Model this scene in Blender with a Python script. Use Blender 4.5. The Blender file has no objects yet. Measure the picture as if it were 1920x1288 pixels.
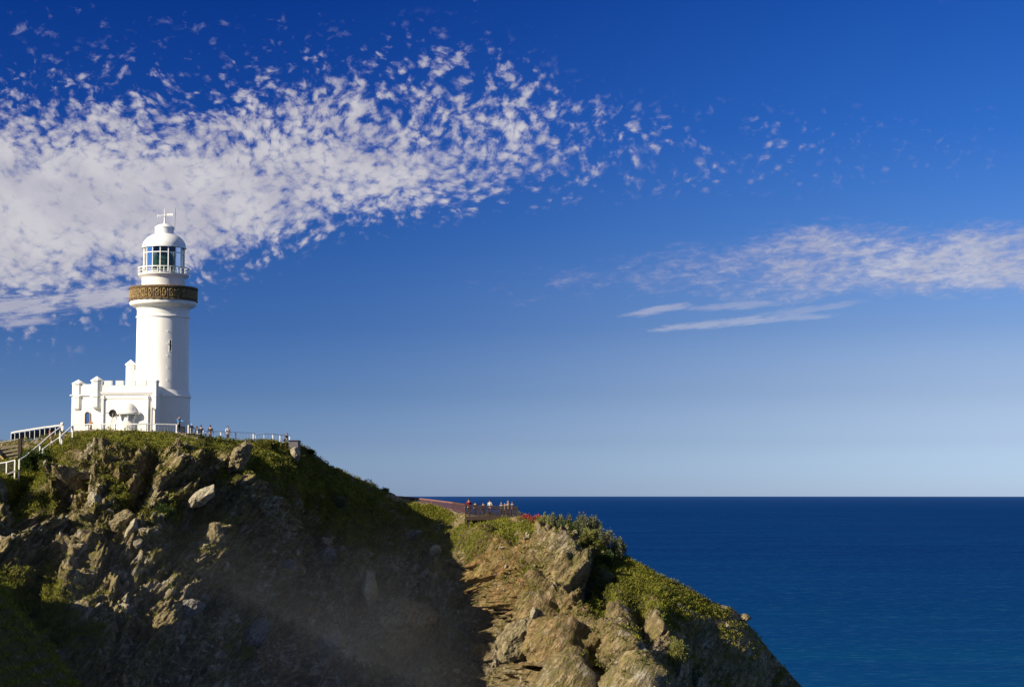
import bpy, bmesh, math, random
import numpy as np
from mathutils import Vector, Matrix

# ------------------------------------------------------------------ camera
sc = bpy.context.scene
COL = sc.collection
F = 3467.0                      # focal length in photo pixels (1920 wide)
EYE = 85.0                      # camera height above the sea
PITCH = math.atan2(277.5, F)
cam_d = bpy.data.cameras.new('camera')
cam_d.sensor_width = 36.0
cam_d.lens = F / 1920 * 36.0
cam_d.clip_start = 1.0
cam_d.clip_end = 90000.0
cam = bpy.data.objects.new('camera', cam_d)
COL.objects.link(cam)
cam.location = (0, 0, EYE)
cam.rotation_euler = (math.pi / 2 + PITCH, 0, 0)
sc.camera = cam
CP, SP = math.cos(PITCH), math.sin(PITCH)

def at(px, py, Y):
    """photo pixel + distance north of the camera -> world point (works on arrays)"""
    u = (px - 960.0) / F
    v = (644.0 - py) / F
    k = Y / (CP - v * SP)
    return u * k, Y, EYE + k * (v * CP + SP)

def atv(px, py, Y):
    return Vector(at(px, py, Y))

# ------------------------------------------------------------------ light
SUN_AZ = math.atan2(-0.845, -0.535)
SUN_EL = math.radians(26)
S = Vector((math.cos(SUN_EL) * math.sin(SUN_AZ), math.cos(SUN_EL) * math.cos(SUN_AZ), math.sin(SUN_EL)))
sun_d = bpy.data.lights.new('sun', 'SUN')
sun_d.energy = 5.0
sun_d.angle = math.radians(0.5)
sun_d.color = (1.0, 0.87, 0.66)
sun = bpy.data.objects.new('sun', sun_d)
COL.objects.link(sun)
sun.rotation_euler = S.to_track_quat('Z', 'Y').to_euler()

sc.view_settings.view_transform = 'Standard'
sc.view_settings.look = 'None'
sc.view_settings.exposure = 0.8
sc.view_settings.gamma = 1.0

world = bpy.data.worlds.new('World')
sc.world = world
world.use_nodes = True
world.cycles.sampling_method = 'MANUAL'
world.cycles.sample_map_resolution = 256

class NT:
    """small helper to write node trees as expressions"""
    def __init__(self, tree):
        self.t = tree
    def n(self, kind, **kw):
        nd = self.t.nodes.new(kind)
        for k, v in kw.items():
            setattr(nd, k, v)
        return nd
    def put(self, sock, v):
        if v is None:
            return
        if isinstance(v, bpy.types.NodeSocket):
            self.t.links.new(v, sock)
        else:
            sock.default_value = v
    def m(self, op, a, b=None, c=None, clamp=False):
        nd = self.n('ShaderNodeMath', operation=op, use_clamp=clamp)
        for i, v in enumerate((a, b, c)):
            self.put(nd.inputs[i], v)
        return nd.outputs[0]
    def vm(self, op, a, b=None):
        nd = self.n('ShaderNodeVectorMath', operation=op)
        self.put(nd.inputs[0], a)
        self.put(nd.inputs[1], b)
        return nd.outputs[0]
    def comb(self, x, y, z):
        nd = self.n('ShaderNodeCombineXYZ')
        for i, v in enumerate((x, y, z)):
            self.put(nd.inputs[i], v)
        return nd.outputs[0]
    def sep(self, v):
        nd = self.n('ShaderNodeSeparateXYZ')
        self.put(nd.inputs[0], v)
        return nd.outputs
    def mix(self, f, a, b, blend='MIX'):
        nd = self.n('ShaderNodeMix', data_type='RGBA', blend_type=blend)
        self.put(nd.inputs[0], f)
        self.put(nd.inputs[6], a if isinstance(a, bpy.types.NodeSocket) else tuple(a) + (1,))
        self.put(nd.inputs[7], b if isinstance(b, bpy.types.NodeSocket) else tuple(b) + (1,))
        return nd.outputs[2]
    def noise(self, vec, scale, detail=4, rough=0.5, dist=0.0, lac=2.0, out=0):
        nd = self.n('ShaderNodeTexNoise')
        self.put(nd.inputs['Vector'], vec)
        nd.inputs['Scale'].default_value = scale
        nd.inputs['Detail'].default_value = detail
        nd.inputs['Roughness'].default_value = rough
        nd.inputs['Distortion'].default_value = dist
        nd.inputs['Lacunarity'].default_value = lac
        return nd.outputs[out]
    def ss(self, v, lo, hi, a=0.0, b=1.0):
        nd = self.n('ShaderNodeMapRange', interpolation_type='SMOOTHSTEP')
        for i, x in enumerate((v, lo, hi, a, b)):
            self.put(nd.inputs[i], x)
        return nd.outputs[0]
    def curve(self, v, pts):
        nd = self.n('ShaderNodeFloatCurve')
        c = nd.mapping.curves[0]
        while len(c.points) < len(pts):
            c.points.new(0.5, 0.5)
        for p, (x, y) in zip(c.points, pts):
            p.location = (x, y)
            p.handle_type = 'AUTO_CLAMPED'
        nd.mapping.update()
        self.put(nd.inputs['Value'], v)
        return nd.outputs[0]
    def ramp(self, v, pts, interp='LINEAR'):
        nd = self.n('ShaderNodeValToRGB')
        r = nd.color_ramp
        r.interpolation = interp
        while len(r.elements) < len(pts):
            r.elements.new(0.5)
        for e, (p, c) in zip(r.elements, pts):
            e.position = p
            e.color = tuple(c) + (1,)
        self.put(nd.inputs[0], v)
        return nd.outputs[0]

def build_world():
    T = NT(world.node_tree)
    bg = world.node_tree.nodes['Background']
    sky = T.n('ShaderNodeTexSky', sky_type='NISHITA', sun_disc=False)
    sky.sun_elevation = SUN_EL
    sky.sun_rotation = SUN_AZ
    sky.altitude = 85
    d = T.n('ShaderNodeTexCoord').outputs['Generated']
    x, y, z = T.sep(d)
    az = T.m('ARCTAN2', x, y)
    el = T.m('ARCSINE', z)
    deg = T.m('MULTIPLY', el, 180 / math.pi)
    U = T.m('MULTIPLY', az, 3.467)           # 1 unit = 1000 photo pixels
    V = T.m('MULTIPLY', el, 3.467)
    # deep polarised blue: filter the physical sky by elevation
    tint = T.ramp(T.m('DIVIDE', deg, 30.0, clamp=True), [
        (0.0, (.97, 1.27, 2.2)), (.5 / 30, (.79, 1.10, 1.98)), (1.5 / 30, (.51, .74, 1.45)), (3 / 30, (.295, .49, 1.06)),
        (5 / 30, (.168, .350, .91)), (8 / 30, (.088, .275, .87)), (11 / 30, (.042, .210, .82)),
        (15 / 30, (.022, .158, .72)), (19 / 30, (.08, .24, .70)), (27 / 30, (.60, .69, .86))])
    base = T.mix(1.0, sky.outputs[0], tint, 'MULTIPLY')
    rt = T.mix(T.ss(deg, 0.5, 5.0), (1.38, 1.36, 1.35), (2.7, 1.75, 1.22))
    side = T.mix(T.m('POWER', T.ss(U, -0.6, 1.15), 1.0), T.mix(T.ss(deg, 0.5, 8.0), (.78, .86, 1.0), (.85, .86, .84)), rt)
    base = T.mix(1.0, base, side, 'MULTIPLY')
    # ---------------- clouds: curdled altocumulus band, high streaks
    P = T.comb(T.m('MULTIPLY', U, 0.80), V, 0.37)
    warp = T.noise(P, 3.2, 3, 0.5, out=1)
    Pw = T.vm('ADD', P, T.vm('MULTIPLY', T.vm('SUBTRACT', warp, (0.5, 0.5, 0.5)), (0.12, 0.12, 0.0)))
    big = T.noise(Pw, 6.0, 5, 0.55)
    mid = T.noise(Pw, 42.0, 6, 0.62, 0.35)
    vo = T.n('ShaderNodeTexVoronoi', feature='SMOOTH_F1')
    T.put(vo.inputs['Vector'], T.vm('ADD', Pw, T.vm('MULTIPLY', T.vm('SUBTRACT', T.noise(Pw, 60.0, 4, 0.6, out=1), (0.5, 0.5, 0.5)), (0.028, 0.028, 0.0))))
    vo.inputs['Scale'].default_value = 60.0
    vo.inputs['Smoothness'].default_value = 0.35
    puff = T.m('SUBTRACT', 1.0, T.m('MULTIPLY', vo.outputs['Distance'], 1.35))
    fine_ = T.noise(Pw, 95.0, 5, 0.62, 0.5)
    tex = T.m('ADD', T.m('ADD', T.m('ADD', T.m('MULTIPLY', mid, 0.95), T.m('MULTIPLY', puff, 0.36)), T.m('MULTIPLY', big, 0.45)), T.m('MULTIPLY', fine_, 0.42))
    nx = T.m('MULTIPLY_ADD', U, 0.5, 0.5, clamp=True)     # 0..1 over U -1..1  (px 960 -> .5)
    def c01(px): return ((px - 960) / 1000) * 0.5 + 0.5
    # band one (photo y -> V = (921-y)/1000)
    cen = T.curve(nx, [(0, .545), (c01(250), .575), (c01(600), .60), (c01(900), .635), (c01(1100), .63), (c01(1300), .62), (1, .62)])
    hwU = T.curve(nx, [(0, .20), (c01(300), .205), (c01(600), .21), (c01(900), .19), (c01(1100), .13), (c01(1300), .11), (1, .10)])
    hwD = T.curve(nx, [(0, .30), (c01(200), .25), (c01(400), .20), (c01(600), .13), (c01(900), .11), (c01(1100), .09), (c01(1300), .08), (1, .07)])
    amp = T.curve(nx, [(0, 1.13), (c01(300), 1.18), (c01(700), 1.10), (c01(950), .88), (c01(1100), .56), (c01(1250), .36), (c01(1400), .38), (c01(1600), .25), (1, .20)])
    dv = T.m('SUBTRACT', V, cen)
    up = T.m('DIVIDE', dv, hwU)
    dn = T.m('DIVIDE', T.m('MULTIPLY', dv, -1.0), hwD)
    edge = T.m('MAXIMUM', up, dn)
    env1 = T.m('MULTIPLY', T.m('SUBTRACT', 1.0, T.ss(edge, 0.15, 1.55)), amp)
    corec = T.m('ABSOLUTE', T.m('SUBTRACT', V, T.curve(nx, [(0, .47), (c01(300), .50), (c01(600), .56), (c01(900), .60), (1, .62)])))
    corew = T.curve(nx, [(0, .21), (c01(300), .15), (c01(600), .11), (c01(900), .08), (c01(1200), .06), (1, .06)])
    core = T.m('MULTIPLY', T.ss(T.m('DIVIDE', corec, corew), 0.15, 1.0, 1, 0), T.ss(U, -0.95, 0.10, 0.64, 0.0))
    # broken towards the top, felted at the base
    contrast = T.ss(T.m('DIVIDE', corec, corew), 0.0, 1.2, 2.1, 2.8)
    dens1 = T.m('ADD', T.m('ADD', env1, core), T.m('MULTIPLY', T.m('SUBTRACT', tex, 1.115), contrast))
    a1 = T.m('MULTIPLY', T.m('ADD', T.m('MULTIPLY', T.ss(dens1, 0.15, 0.85), 0.45), T.m('MULTIPLY', T.ss(dens1, 0.40, 1.55), 0.55)), T.ss(T.m('ADD', env1, core), 0.02, 0.45))
    # stray flecks above and around
    fl = T.noise(T.comb(T.m('MULTIPLY', U, 0.8), V, 3.1), 38.0, 5, 0.62, 0.4)
    fbig = T.noise(T.comb(U, V, 7.7), 4.0, 3, 0.5)
    fmask = T.m('MULTIPLY', T.ss(V, 0.36, 0.66), T.ss(U, 0.75, -0.5, 0.10, 1.0))
    fl = T.m('ADD', T.m('ADD', fl, T.m('MULTIPLY', fbig, 0.35)), T.m('MULTIPLY', T.m('SUBTRACT', fmask, 0.9), 0.33))
    a2 = T.m('MULTIPLY', T.ss(fl, 0.80, 0.99), T.ss(U, -.2, .6, .42, .22))
    # band two, low right, finer and streaked
    Q = T.comb(T.m('MULTIPLY', U, 0.38), T.m('MULTIPLY_ADD', U, -0.06, V), 1.9)
    Qt = T.m('ADD', T.m('MULTIPLY', T.noise(Q, 75.0, 6, 0.66, 0.4), 0.85), T.m('MULTIPLY', T.noise(Q, 11.0, 4, 0.55), 0.55))
    cen2 = T.curve(nx, [(0, .40), (c01(960), .365), (c01(1200), .40), (c01(1400), .42), (c01(1700), .425), (1, .425)])
    hw2 = T.curve(nx, [(0, .03), (c01(960), .05), (c01(1200), .06), (c01(1450), .09), (c01(1700), .085), (1, .08)])
    amp2 = T.curve(nx, [(0, .0), (c01(700), .0), (c01(960), .30), (c01(1200), .44), (c01(1400), .66), (c01(1650), .92), (1, .95)])
    e2 = T.m('DIVIDE', T.m('ABSOLUTE', T.m('SUBTRACT', V, cen2)), hw2)
    d2 = T.m('ADD', T.m('MULTIPLY', T.m('SUBTRACT', 1.0, T.ss(e2, 0.25, 1.25)), amp2), T.m('MULTIPLY', T.m('SUBTRACT', Qt, 0.70), 1.7))
    a3 = T.m('MULTIPLY', T.ss(d2, 0.30, 1.25), 0.84)
    # smooth lens streaks
    def streak(cx, cy, rx, ry, slope, s):
        uu = T.m('SUBTRACT', U, (cx - 960) / 1000)
        vv = T.m('SUBTRACT', T.m('SUBTRACT', V, (921 - cy) / 1000), T.m('MULTIPLY', uu, slope))
        q = T.m('ADD', T.m('POWER', T.m('ABSOLUTE', T.m('DIVIDE', uu, rx)), 2.0), T.m('POWER', T.m('ABSOLUTE', T.m('DIVIDE', vv, ry)), 2.0))
        q = T.m('ADD', q, T.m('MULTIPLY', T.m('SUBTRACT', T.noise(T.comb(T.m('MULTIPLY', U, .22), T.m('MULTIPLY_ADD', U, -.1, V), cx * .01), 85.0, 6, .7), 0.5), 3.4))
        return T.m('MULTIPLY', T.ss(q, 0.0, 1.15, 1, 0), s)
    st = None
    for a in ((1238, 581, .075, .009, .16, .55), (1390, 576, .115, .008, .05, .42), (1360, 607, .165, .009, .09, .52), (1520, 583, .11, .008, .12, .35), (1480, 601, .10, .006, .06, .4),
              (40, 585, .13, .026, .05, .8), (190, 566, .11, .022, .08, .85), (30, 612, .10, .012, .0, .7)):
        q = streak(*a)
        st = q if st is None else T.m('MAXIMUM', st, q)
    alpha = T.m('MAXIMUM', T.m('MAXIMUM', a1, a2), T.m('MAXIMUM', a3, st))
    # the cloud thins where it is only a veil; slight grey-violet in thicker parts
    shade = T.noise(Pw, 12.0, 5, 0.6)
    ccol = T.mix(T.ss(shade, 0.35, 0.7), (5.1, 4.95, 5.6), (6.5, 6.3, 6.6))
    veil = T.mix(T.ss(alpha, 0.1, 0.9), (3.3, 3.35, 5.4), ccol)
    low = T.mix(T.ss(V, .25, .42), (5.6, 5.9, 7.0), veil)
    low = T.mix(T.ss(U, 0.0, 0.5), veil, low)
    fade = T.m('MULTIPLY', T.ss(deg, 2.5, 5.0), T.ss(y, 0.0, 0.5))
    col = T.mix(T.m('MULTIPLY', T.m('MULTIPLY', alpha, 0.92), fade), base, low)
    T.put(bg.inputs[0], col)
    bg.inputs[1].default_value = 0.0580
build_world()

# ------------------------------------------------------------------ object helpers
def tag(o, label=None, cat=None, group=None, kind=None):
    if label: o['label'] = label
    if cat: o['category'] = cat
    if group: o['group'] = group
    if kind: o['kind'] = kind
    return o

def empty(name, loc=(0, 0, 0), rz=0.0):
    o = bpy.data.objects.new(name, None)
    COL.objects.link(o)
    o.location = loc
    o.rotation_euler = (0, 0, rz)
    o.empty_display_size = 0.3
    return o

def mesh_np(name, V_, F_, mat, parent=None, smooth=False, attrs=None):
    """V_ (n,3) array, F_ (m,k) array with k = 3 or 4"""
    V_ = np.asarray(V_, dtype=np.float32)
    F_ = np.asarray(F_, dtype=np.int32)
    me = bpy.data.meshes.new(name)
    k = F_.shape[1]
    me.vertices.add(len(V_)); me.vertices.foreach_set('co', V_.ravel())
    me.loops.add(F_.size); me.loops.foreach_set('vertex_index', F_.ravel())
    me.polygons.add(len(F_)); me.polygons.foreach_set('loop_start', np.arange(0, F_.size, k, dtype=np.int32))
    me.polygons.foreach_set('use_smooth', np.full(len(F_), smooth))
    for an, av in (attrs or {}).items():
        a = me.attributes.new(an, 'FLOAT', 'POINT')
        a.data.foreach_set('value', np.asarray(av, dtype=np.float32))
    me.update(calc_edges=True)
    me.materials.append(mat)
    o = bpy.data.objects.new(name, me)
    COL.objects.link(o)
    if parent is not None: o.parent = parent
    return o

# numpy gradient noise
_rs = np.random.RandomState(7)
_perm = _rs.permutation(512).astype(np.int32)
_perm = np.concatenate([_perm, _perm, _perm])
_g = _rs.normal(size=(512, 3)); _g /= np.linalg.norm(_g, axis=1)[:, None]
_g = _g.astype(np.float32)
def pnoise(x, y, z):
    x = np.asarray(x, np.float32); y = np.asarray(y, np.float32); z = np.asarray(z, np.float32)
    xi = np.floor(x).astype(np.int32); yi = np.floor(y).astype(np.int32); zi = np.floor(z).astype(np.int32)
    fx = x - xi; fy = y - yi; fz = z - zi
    u = fx * fx * fx * (fx * (fx * 6 - 15) + 10); v = fy * fy * fy * (fy * (fy * 6 - 15) + 10); w = fz * fz * fz * (fz * (fz * 6 - 15) + 10)
    r = 0
    for dx in (0, 1):
        for dy in (0, 1):
            for dz in (0, 1):
                h = _perm[(_perm[(_perm[(xi + dx) & 511] + yi + dy) & 511] + zi + dz) & 511]
                g = _g[h]
                dot = g[..., 0] * (fx - dx) + g[..., 1] * (fy - dy) + g[..., 2] * (fz - dz)
                r = r + dot * (u if dx else 1 - u) * (v if dy else 1 - v) * (w if dz else 1 - w)
    return r * 1.6
def fbm(x, y, z, octv=4, rough=0.5, ridged=False):
    t = 0; a = 1.0; s = 0
    for i in range(octv):
        n = pnoise(x + 17.3 * i, y - 9.1 * i, z + 5.7 * i)
        if ridged: n = 1 - 2 * np.abs(n)
        t = t + n * a; s += a; a *= rough; x = x * 2.03; y = y * 2.03; z = z * 2.03
    return t / s
def sstep(v, lo, hi):
    t = np.clip((v - lo) / (hi - lo), 0, 1)
    return t * t * (3 - 2 * t)

# ------------------------------------------------------------------ materials
MATS = {}
def new_mat(name):
    m = bpy.data.materials.new(name)
    m.use_nodes = True
    MATS[name] = m
    T = NT(m.node_tree)
    b = m.node_tree.nodes['Principled BSDF']
    return m, T, b
def attr(T, name):
    return T.n('ShaderNodeAttribute', attribute_name=name).outputs['Fac']
def bump(T, b, h, dist, strength=1.0):
    nd = T.n('ShaderNodeBump')
    nd.inputs['Strength'].default_value = strength
    nd.inputs['Distance'].default_value = dist
    T.put(nd.inputs['Height'], h)
    T.put(b.inputs['Normal'], nd.outputs[0])
def pos(T):
    return T.n('ShaderNodeNewGeometry').outputs['Position']

def strata(T, p, a, b, c):
    x, y, z = T.sep(p); ca, sa = math.cos(math.radians(52)), math.sin(math.radians(52))
    s_ = T.m('ADD', T.m('MULTIPLY', x, ca), T.m('MULTIPLY', z, sa)); q_ = T.m('SUBTRACT', T.m('MULTIPLY', z, ca), T.m('MULTIPLY', x, sa))
    return T.comb(T.m('MULTIPLY', s_, a), T.m('MULTIPLY', y, b), T.m('MULTIPLY', q_, c))
def mat_terrain():
    m, T, b = new_mat('cliff_ground')
    p = pos(T)
    g = attr(T, 'grass'); oc = attr(T, 'ochre')
    # dipping strata coordinates
    st = strata(T, p, .35, .6, 1.8)
    n1 = T.noise(p, 0.35, 6, 0.6)
    n2 = T.noise(p, 2.2, 8, 0.68)
    n3 = T.noise(st, 1.3, 8, 0.66, 0.5)
    n4 = T.noise(p, 9.0, 5, 0.7)
    rock = T.mix(T.ss(n3, 0.40, 0.62), (.135, .110, .066), (.33, .262, .135))
    rock = T.mix(T.ss(n2, 0.52, 0.68), rock, (.44, .375, .225))
    rock = T.mix(T.m('MULTIPLY', T.ss(n4, 0.50, 0.66), 0.6), rock, (.075, .065, .048))
    rock = T.mix(T.m('MULTIPLY', T.ss(n1, 0.50, 0.62), T.ss(n3, .45, .6, .1, .8)), rock, (.45, .43, .38))
    ochre = T.mix(T.ss(n2, 0.40, 0.62), (.17, .095, .034), (.34, .22, .085))
    rock = T.mix(T.m('MULTIPLY', oc, T.ss(n1, 0.38, 0.58, 0.45, 1.0)), rock, ochre)
    # dry moss and dead grass on rock
    rock = T.mix(T.m('MULTIPLY', T.ss(T.noise(p, 0.9, 6, 0.7), 0.48, 0.60), 0.7), rock, (.140, .130, .040))
    gr = T.mix(T.ss(n2, 0.36, 0.62), (.06, .066, .016), (.165, .155, .034))
    gr = T.mix(T.m('MULTIPLY', T.ss(n1, 0.50, 0.68), 0.7), gr, (.13, .115, .040))
    gr = T.mix(T.m('MULTIPLY', T.ss(n4, 0.45, 0.62), 0.55), gr, (.018, .030, .008))
    gm = T.ss(T.m('ADD', g, T.m('MULTIPLY', T.m('SUBTRACT', n2, 0.5), 1.1)), 0.40, 0.62)
    T.put(b.inputs['Base Color'], T.mix(gm, rock, gr))
    b.inputs['Roughness'].default_value = 0.95
    b.inputs['Specular IOR Level'].default_value = 0.15
    h = T.m('ADD', T.m('ADD', n2, T.m('MULTIPLY', n3, 0.8)), T.m('MULTIPLY', n4, 0.45))
    for sc2, wt in ((1.1, .9), (3.1, .45)):
        vz = T.n('ShaderNodeTexVoronoi', feature='F1', distance='CHEBYCHEV')
        T.put(vz.inputs['Vector'], T.vm('ADD', strata(T, p, .6, .8, 1.5), T.vm('MULTIPLY', T.noise(p, 1.5, 3, .6, out=1), (.5, .5, .5))))
        vz.inputs['Scale'].default_value = sc2
        h = T.m('SUBTRACT', h, T.m('MULTIPLY', T.m('MULTIPLY', vz.outputs['Distance'], wt), T.m('SUBTRACT', 1.0, gm)))
    bump(T, b, h, 0.5, 0.9)
    return m
M_TERR = mat_terrain()

def mat_sea():
    m, T, b = new_mat('sea_water')
    p = pos(T)
    x, y, z = T.sep(p)
    r = T.m('POWER', T.m('ADD', T.m('MULTIPLY', x, x), T.m('MULTIPLY', y, y)), 0.5)
    big = T.noise(T.comb(T.m('MULTIPLY', x, .0006), T.m('MULTIPLY', y, .0042), 0.0), 1.0, 11, 0.78, 0.3)
    med = T.noise(T.comb(T.m('MULTIPLY', x, .006), T.m('MULTIPLY', y, .035), 3.0), 1.0, 8, 0.72, 0.2)
    fine = T.noise(T.comb(T.m('MULTIPLY', x, .075), T.m('MULTIPLY', y, .20), 5.0), 1.0, 6, 0.72)
    # clear green water over sand inshore, deep blue further out
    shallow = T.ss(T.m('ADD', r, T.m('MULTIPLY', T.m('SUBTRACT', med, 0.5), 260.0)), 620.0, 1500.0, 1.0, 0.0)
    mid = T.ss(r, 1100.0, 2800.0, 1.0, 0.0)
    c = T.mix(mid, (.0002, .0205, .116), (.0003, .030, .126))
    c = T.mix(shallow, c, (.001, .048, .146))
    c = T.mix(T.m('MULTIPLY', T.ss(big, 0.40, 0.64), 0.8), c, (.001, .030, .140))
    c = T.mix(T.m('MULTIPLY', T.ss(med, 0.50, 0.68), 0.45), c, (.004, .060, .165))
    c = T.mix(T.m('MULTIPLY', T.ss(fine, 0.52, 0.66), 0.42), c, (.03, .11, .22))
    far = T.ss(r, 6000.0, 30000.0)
    c = T.mix(T.m('MULTIPLY', far, 0.8), c, (.014, .052, .19))  # horizon haze mixed into the colour of the distant water
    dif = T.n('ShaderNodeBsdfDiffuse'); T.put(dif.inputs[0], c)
    gl = T.n('ShaderNodeBsdfGlossy'); gl.inputs['Roughness'].default_value = 0.32; gl.inputs['Color'].default_value = (.5, .8, 1, 1)
    nd = T.n('ShaderNodeBump'); nd.inputs['Strength'].default_value = 0.8; nd.inputs['Distance'].default_value = 1.2
    w = T.m('ADD', T.noise(T.comb(T.m('MULTIPLY', x, .05), T.m('MULTIPLY', y, .13), 0.0), 1.0, 6, 0.62), T.m('MULTIPLY', T.noise(T.comb(T.m('MULTIPLY', x, .012), T.m('MULTIPLY', y, .045), 2.0), 1.0, 4, 0.55), 1.5))
    T.put(nd.inputs['Height'], w)
    T.put(dif.inputs['Normal'], nd.outputs[0]); T.put(gl.inputs['Normal'], nd.outputs[0])
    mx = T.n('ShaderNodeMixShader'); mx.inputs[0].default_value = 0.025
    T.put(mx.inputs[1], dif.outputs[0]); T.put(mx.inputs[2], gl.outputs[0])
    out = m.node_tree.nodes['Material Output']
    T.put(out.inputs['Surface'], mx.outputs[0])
    m.node_tree.nodes.remove(b)
    return m
M_SEA = mat_sea()

# ------------------------------------------------------------------ sea
def build_sea():
    R = 33000.0
    n = 128
    V_ = [(0, 0, 0)]
    rings = [300, 900, 3000, 10000, R]
    for rr in rings:
        for i in range(n):
            a = 2 * math.pi * i / n
            V_.append((rr * math.sin(a), rr * math.cos(a), 0))
    o = bpy.data.meshes.new('sea')
    Fc = []
    for i in range(n):
        Fc.append((0, 1 + (i + 1) % n, 1 + i))
    for k in range(len(rings) - 1):
        for i in range(n):
            a, b_ = 1 + k * n + i, 1 + k * n + (i + 1) % n
            Fc.append((a, b_, b_ + n, a + n))
    o.from_pydata(V_, [], Fc)
    o.materials.append(M_SEA)
    ob = bpy.data.objects.new('sea', o)
    COL.objects.link(ob)
    bm = bmesh.new(); bm.from_mesh(o); bmesh.ops.recalc_face_normals(bm, faces=bm.faces)
    for f in bm.faces:
        if f.normal.z < 0: f.normal_flip()
    bm.to_mesh(o); bm.free()
    tag(ob, 'deep blue ocean with fine wind streaks reaching the horizon', 'sea', kind='structure')
build_sea()

# ------------------------------------------------------------------ headland
CREST = [(-900, 845), (-500, 845), (-100, 838), (0, 830), (60, 826), (110, 814), (135, 809), (180, 807), (250, 808), (300, 812), (370, 816), (385, 822),
         (450, 826), (520, 829), (560, 834), (585, 848), (620, 875), (660, 893), (700, 910), (735, 926), (760, 936),
         (800, 945), (850, 957), (880, 966), (960, 971), (985, 976), (1000, 980), (1060, 988), (1100, 1004), (1150, 1036),
         (1200, 1062), (1250, 1085), (1290, 1105), (1330, 1125), (1380, 1145), (1400, 1165), (1440, 1215), (1470, 1250),
         (1505, 1288), (1560, 1370), (1700, 1600)]
CREST_Y = [(-900, 196), (-300, 194), (0, 190), (140, 190), (250, 189.5), (350, 191), (400, 194), (450, 199), (520, 205), (560, 208),
           (620, 213), (700, 220), (760, 223), (850, 220), (900, 214), (960, 206), (1000, 200), (1100, 190), (1200, 184),
           (1300, 183), (1380, 184.5), (1505, 189), (1700, 195)]
cx_, cy_ = np.array(CREST, float).T
yx_, yy_ = np.array(CREST_Y, float).T
def crest_py(px): return np.interp(px, cx_, cy_)
def crest_Y(px): return np.interp(px, yx_, yy_)

CTRL = [  # photo px, py, distance
    (-900, 1000, 180), (-900, 1300, 150), (-400, 1000, 172), (-400, 1300, 150),
    (0, 870, 184), (0, 900, 178), (0, 940, 172), (0, 1100, 163), (0, 1300, 149),
    (100, 870, 185.5), (100, 900, 182.5), (100, 940, 179.5), (110, 1050, 173), (110, 1300, 156),
    (250, 850, 186), (250, 900, 183), (250, 1000, 179), (250, 1100, 174), (250, 1300, 160),
    (350, 860, 188), (350, 920, 185.5), (350, 1000, 182), (350, 1100, 178.5), (350, 1300, 166),
    (450, 880, 193.5), (450, 980, 190), (450, 1100, 186.5), (450, 1300, 175),
    (560, 900, 204), (560, 1000, 202.5), (560, 1100, 200.5), (560, 1300, 189), (500, 1120, 193), (500, 1220, 187),
    (650, 930, 210), (650, 1000, 206), (650, 1130, 199), (650, 1300, 189),
    (760, 990, 217), (760, 1100, 210), (760, 1300, 198),
    (850, 1000, 216), (850, 1100, 208), (880, 1200, 199), (880, 1300, 192),
    (900, 1010, 201), (930, 1020, 196), (895, 1050, 205), (925, 1100, 202), (955, 1170, 196), (980, 1240, 192), (990, 1300, 189), (960, 1060, 190), (1000, 1125, 183.5), (1035, 1190, 177.5),
    (985, 1010, 193), (1010, 1080, 184), (1030, 1150, 178), (1060, 1220, 172), (1080, 1300, 168),
    (1120, 1090, 184), (1145, 1150, 182), (1122, 1220, 181), (1110, 1260, 183), (1105, 1300, 184),
    (1170, 1170, 176), (1190, 1230, 170), (1200, 1300, 166),
    (1250, 1160, 180), (1280, 1220, 180), (1290, 1300, 179),
    (1380, 1200, 184.5), (1400, 1300, 184.5), (1500, 1320, 189),
    (1600, 1500, 196), (1700, 1650, 198)]
def build_field():
    pts = [(a, b_, c) for a, b_, c in CTRL]
    for px in (-900, -500, -150, 0, 100, 180, 250, 320, 370, 420, 480, 540, 600, 660, 720, 780, 840, 900, 950, 1000, 1060, 1120, 1180, 1240, 1300, 1360, 1420, 1480, 1560, 1680):
        pts.append((px, float(crest_py(px)), float(crest_Y(px))))
    P = np.array(pts); X = P[:, :2] / 300.0
    d = np.linalg.norm(X[:, None] - X[None], axis=2)
    K = np.where(d > 0, d * d * np.log(d + 1e-12), 0) + np.eye(len(X)) * 0.004
    A = np.zeros((len(X) + 3, len(X) + 3)); A[:len(X), :len(X)] = K
    A[:len(X), -3] = 1; A[:len(X), -2:] = X; A[-3, :len(X)] = 1; A[-2:, :len(X)] = X.T
    w = np.linalg.solve(A, np.concatenate([P[:, 2], [0, 0, 0]]))
    return X, w
_FX, _FW = build_field()
def field_Y(px, py):
    q = np.stack([px.ravel() / 300.0, py.ravel() / 300.0], 1)
    out = np.full(len(q), _FW[-3]) + q @ _FW[-2:]
    for i in range(len(_FX)):
        d2 = (q[:, 0] - _FX[i, 0]) ** 2 + (q[:, 1] - _FX[i, 1]) ** 2
        out += _FW[i] * 0.5 * d2 * np.log(d2 + 1e-12)
    return out.reshape(px.shape)

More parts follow.
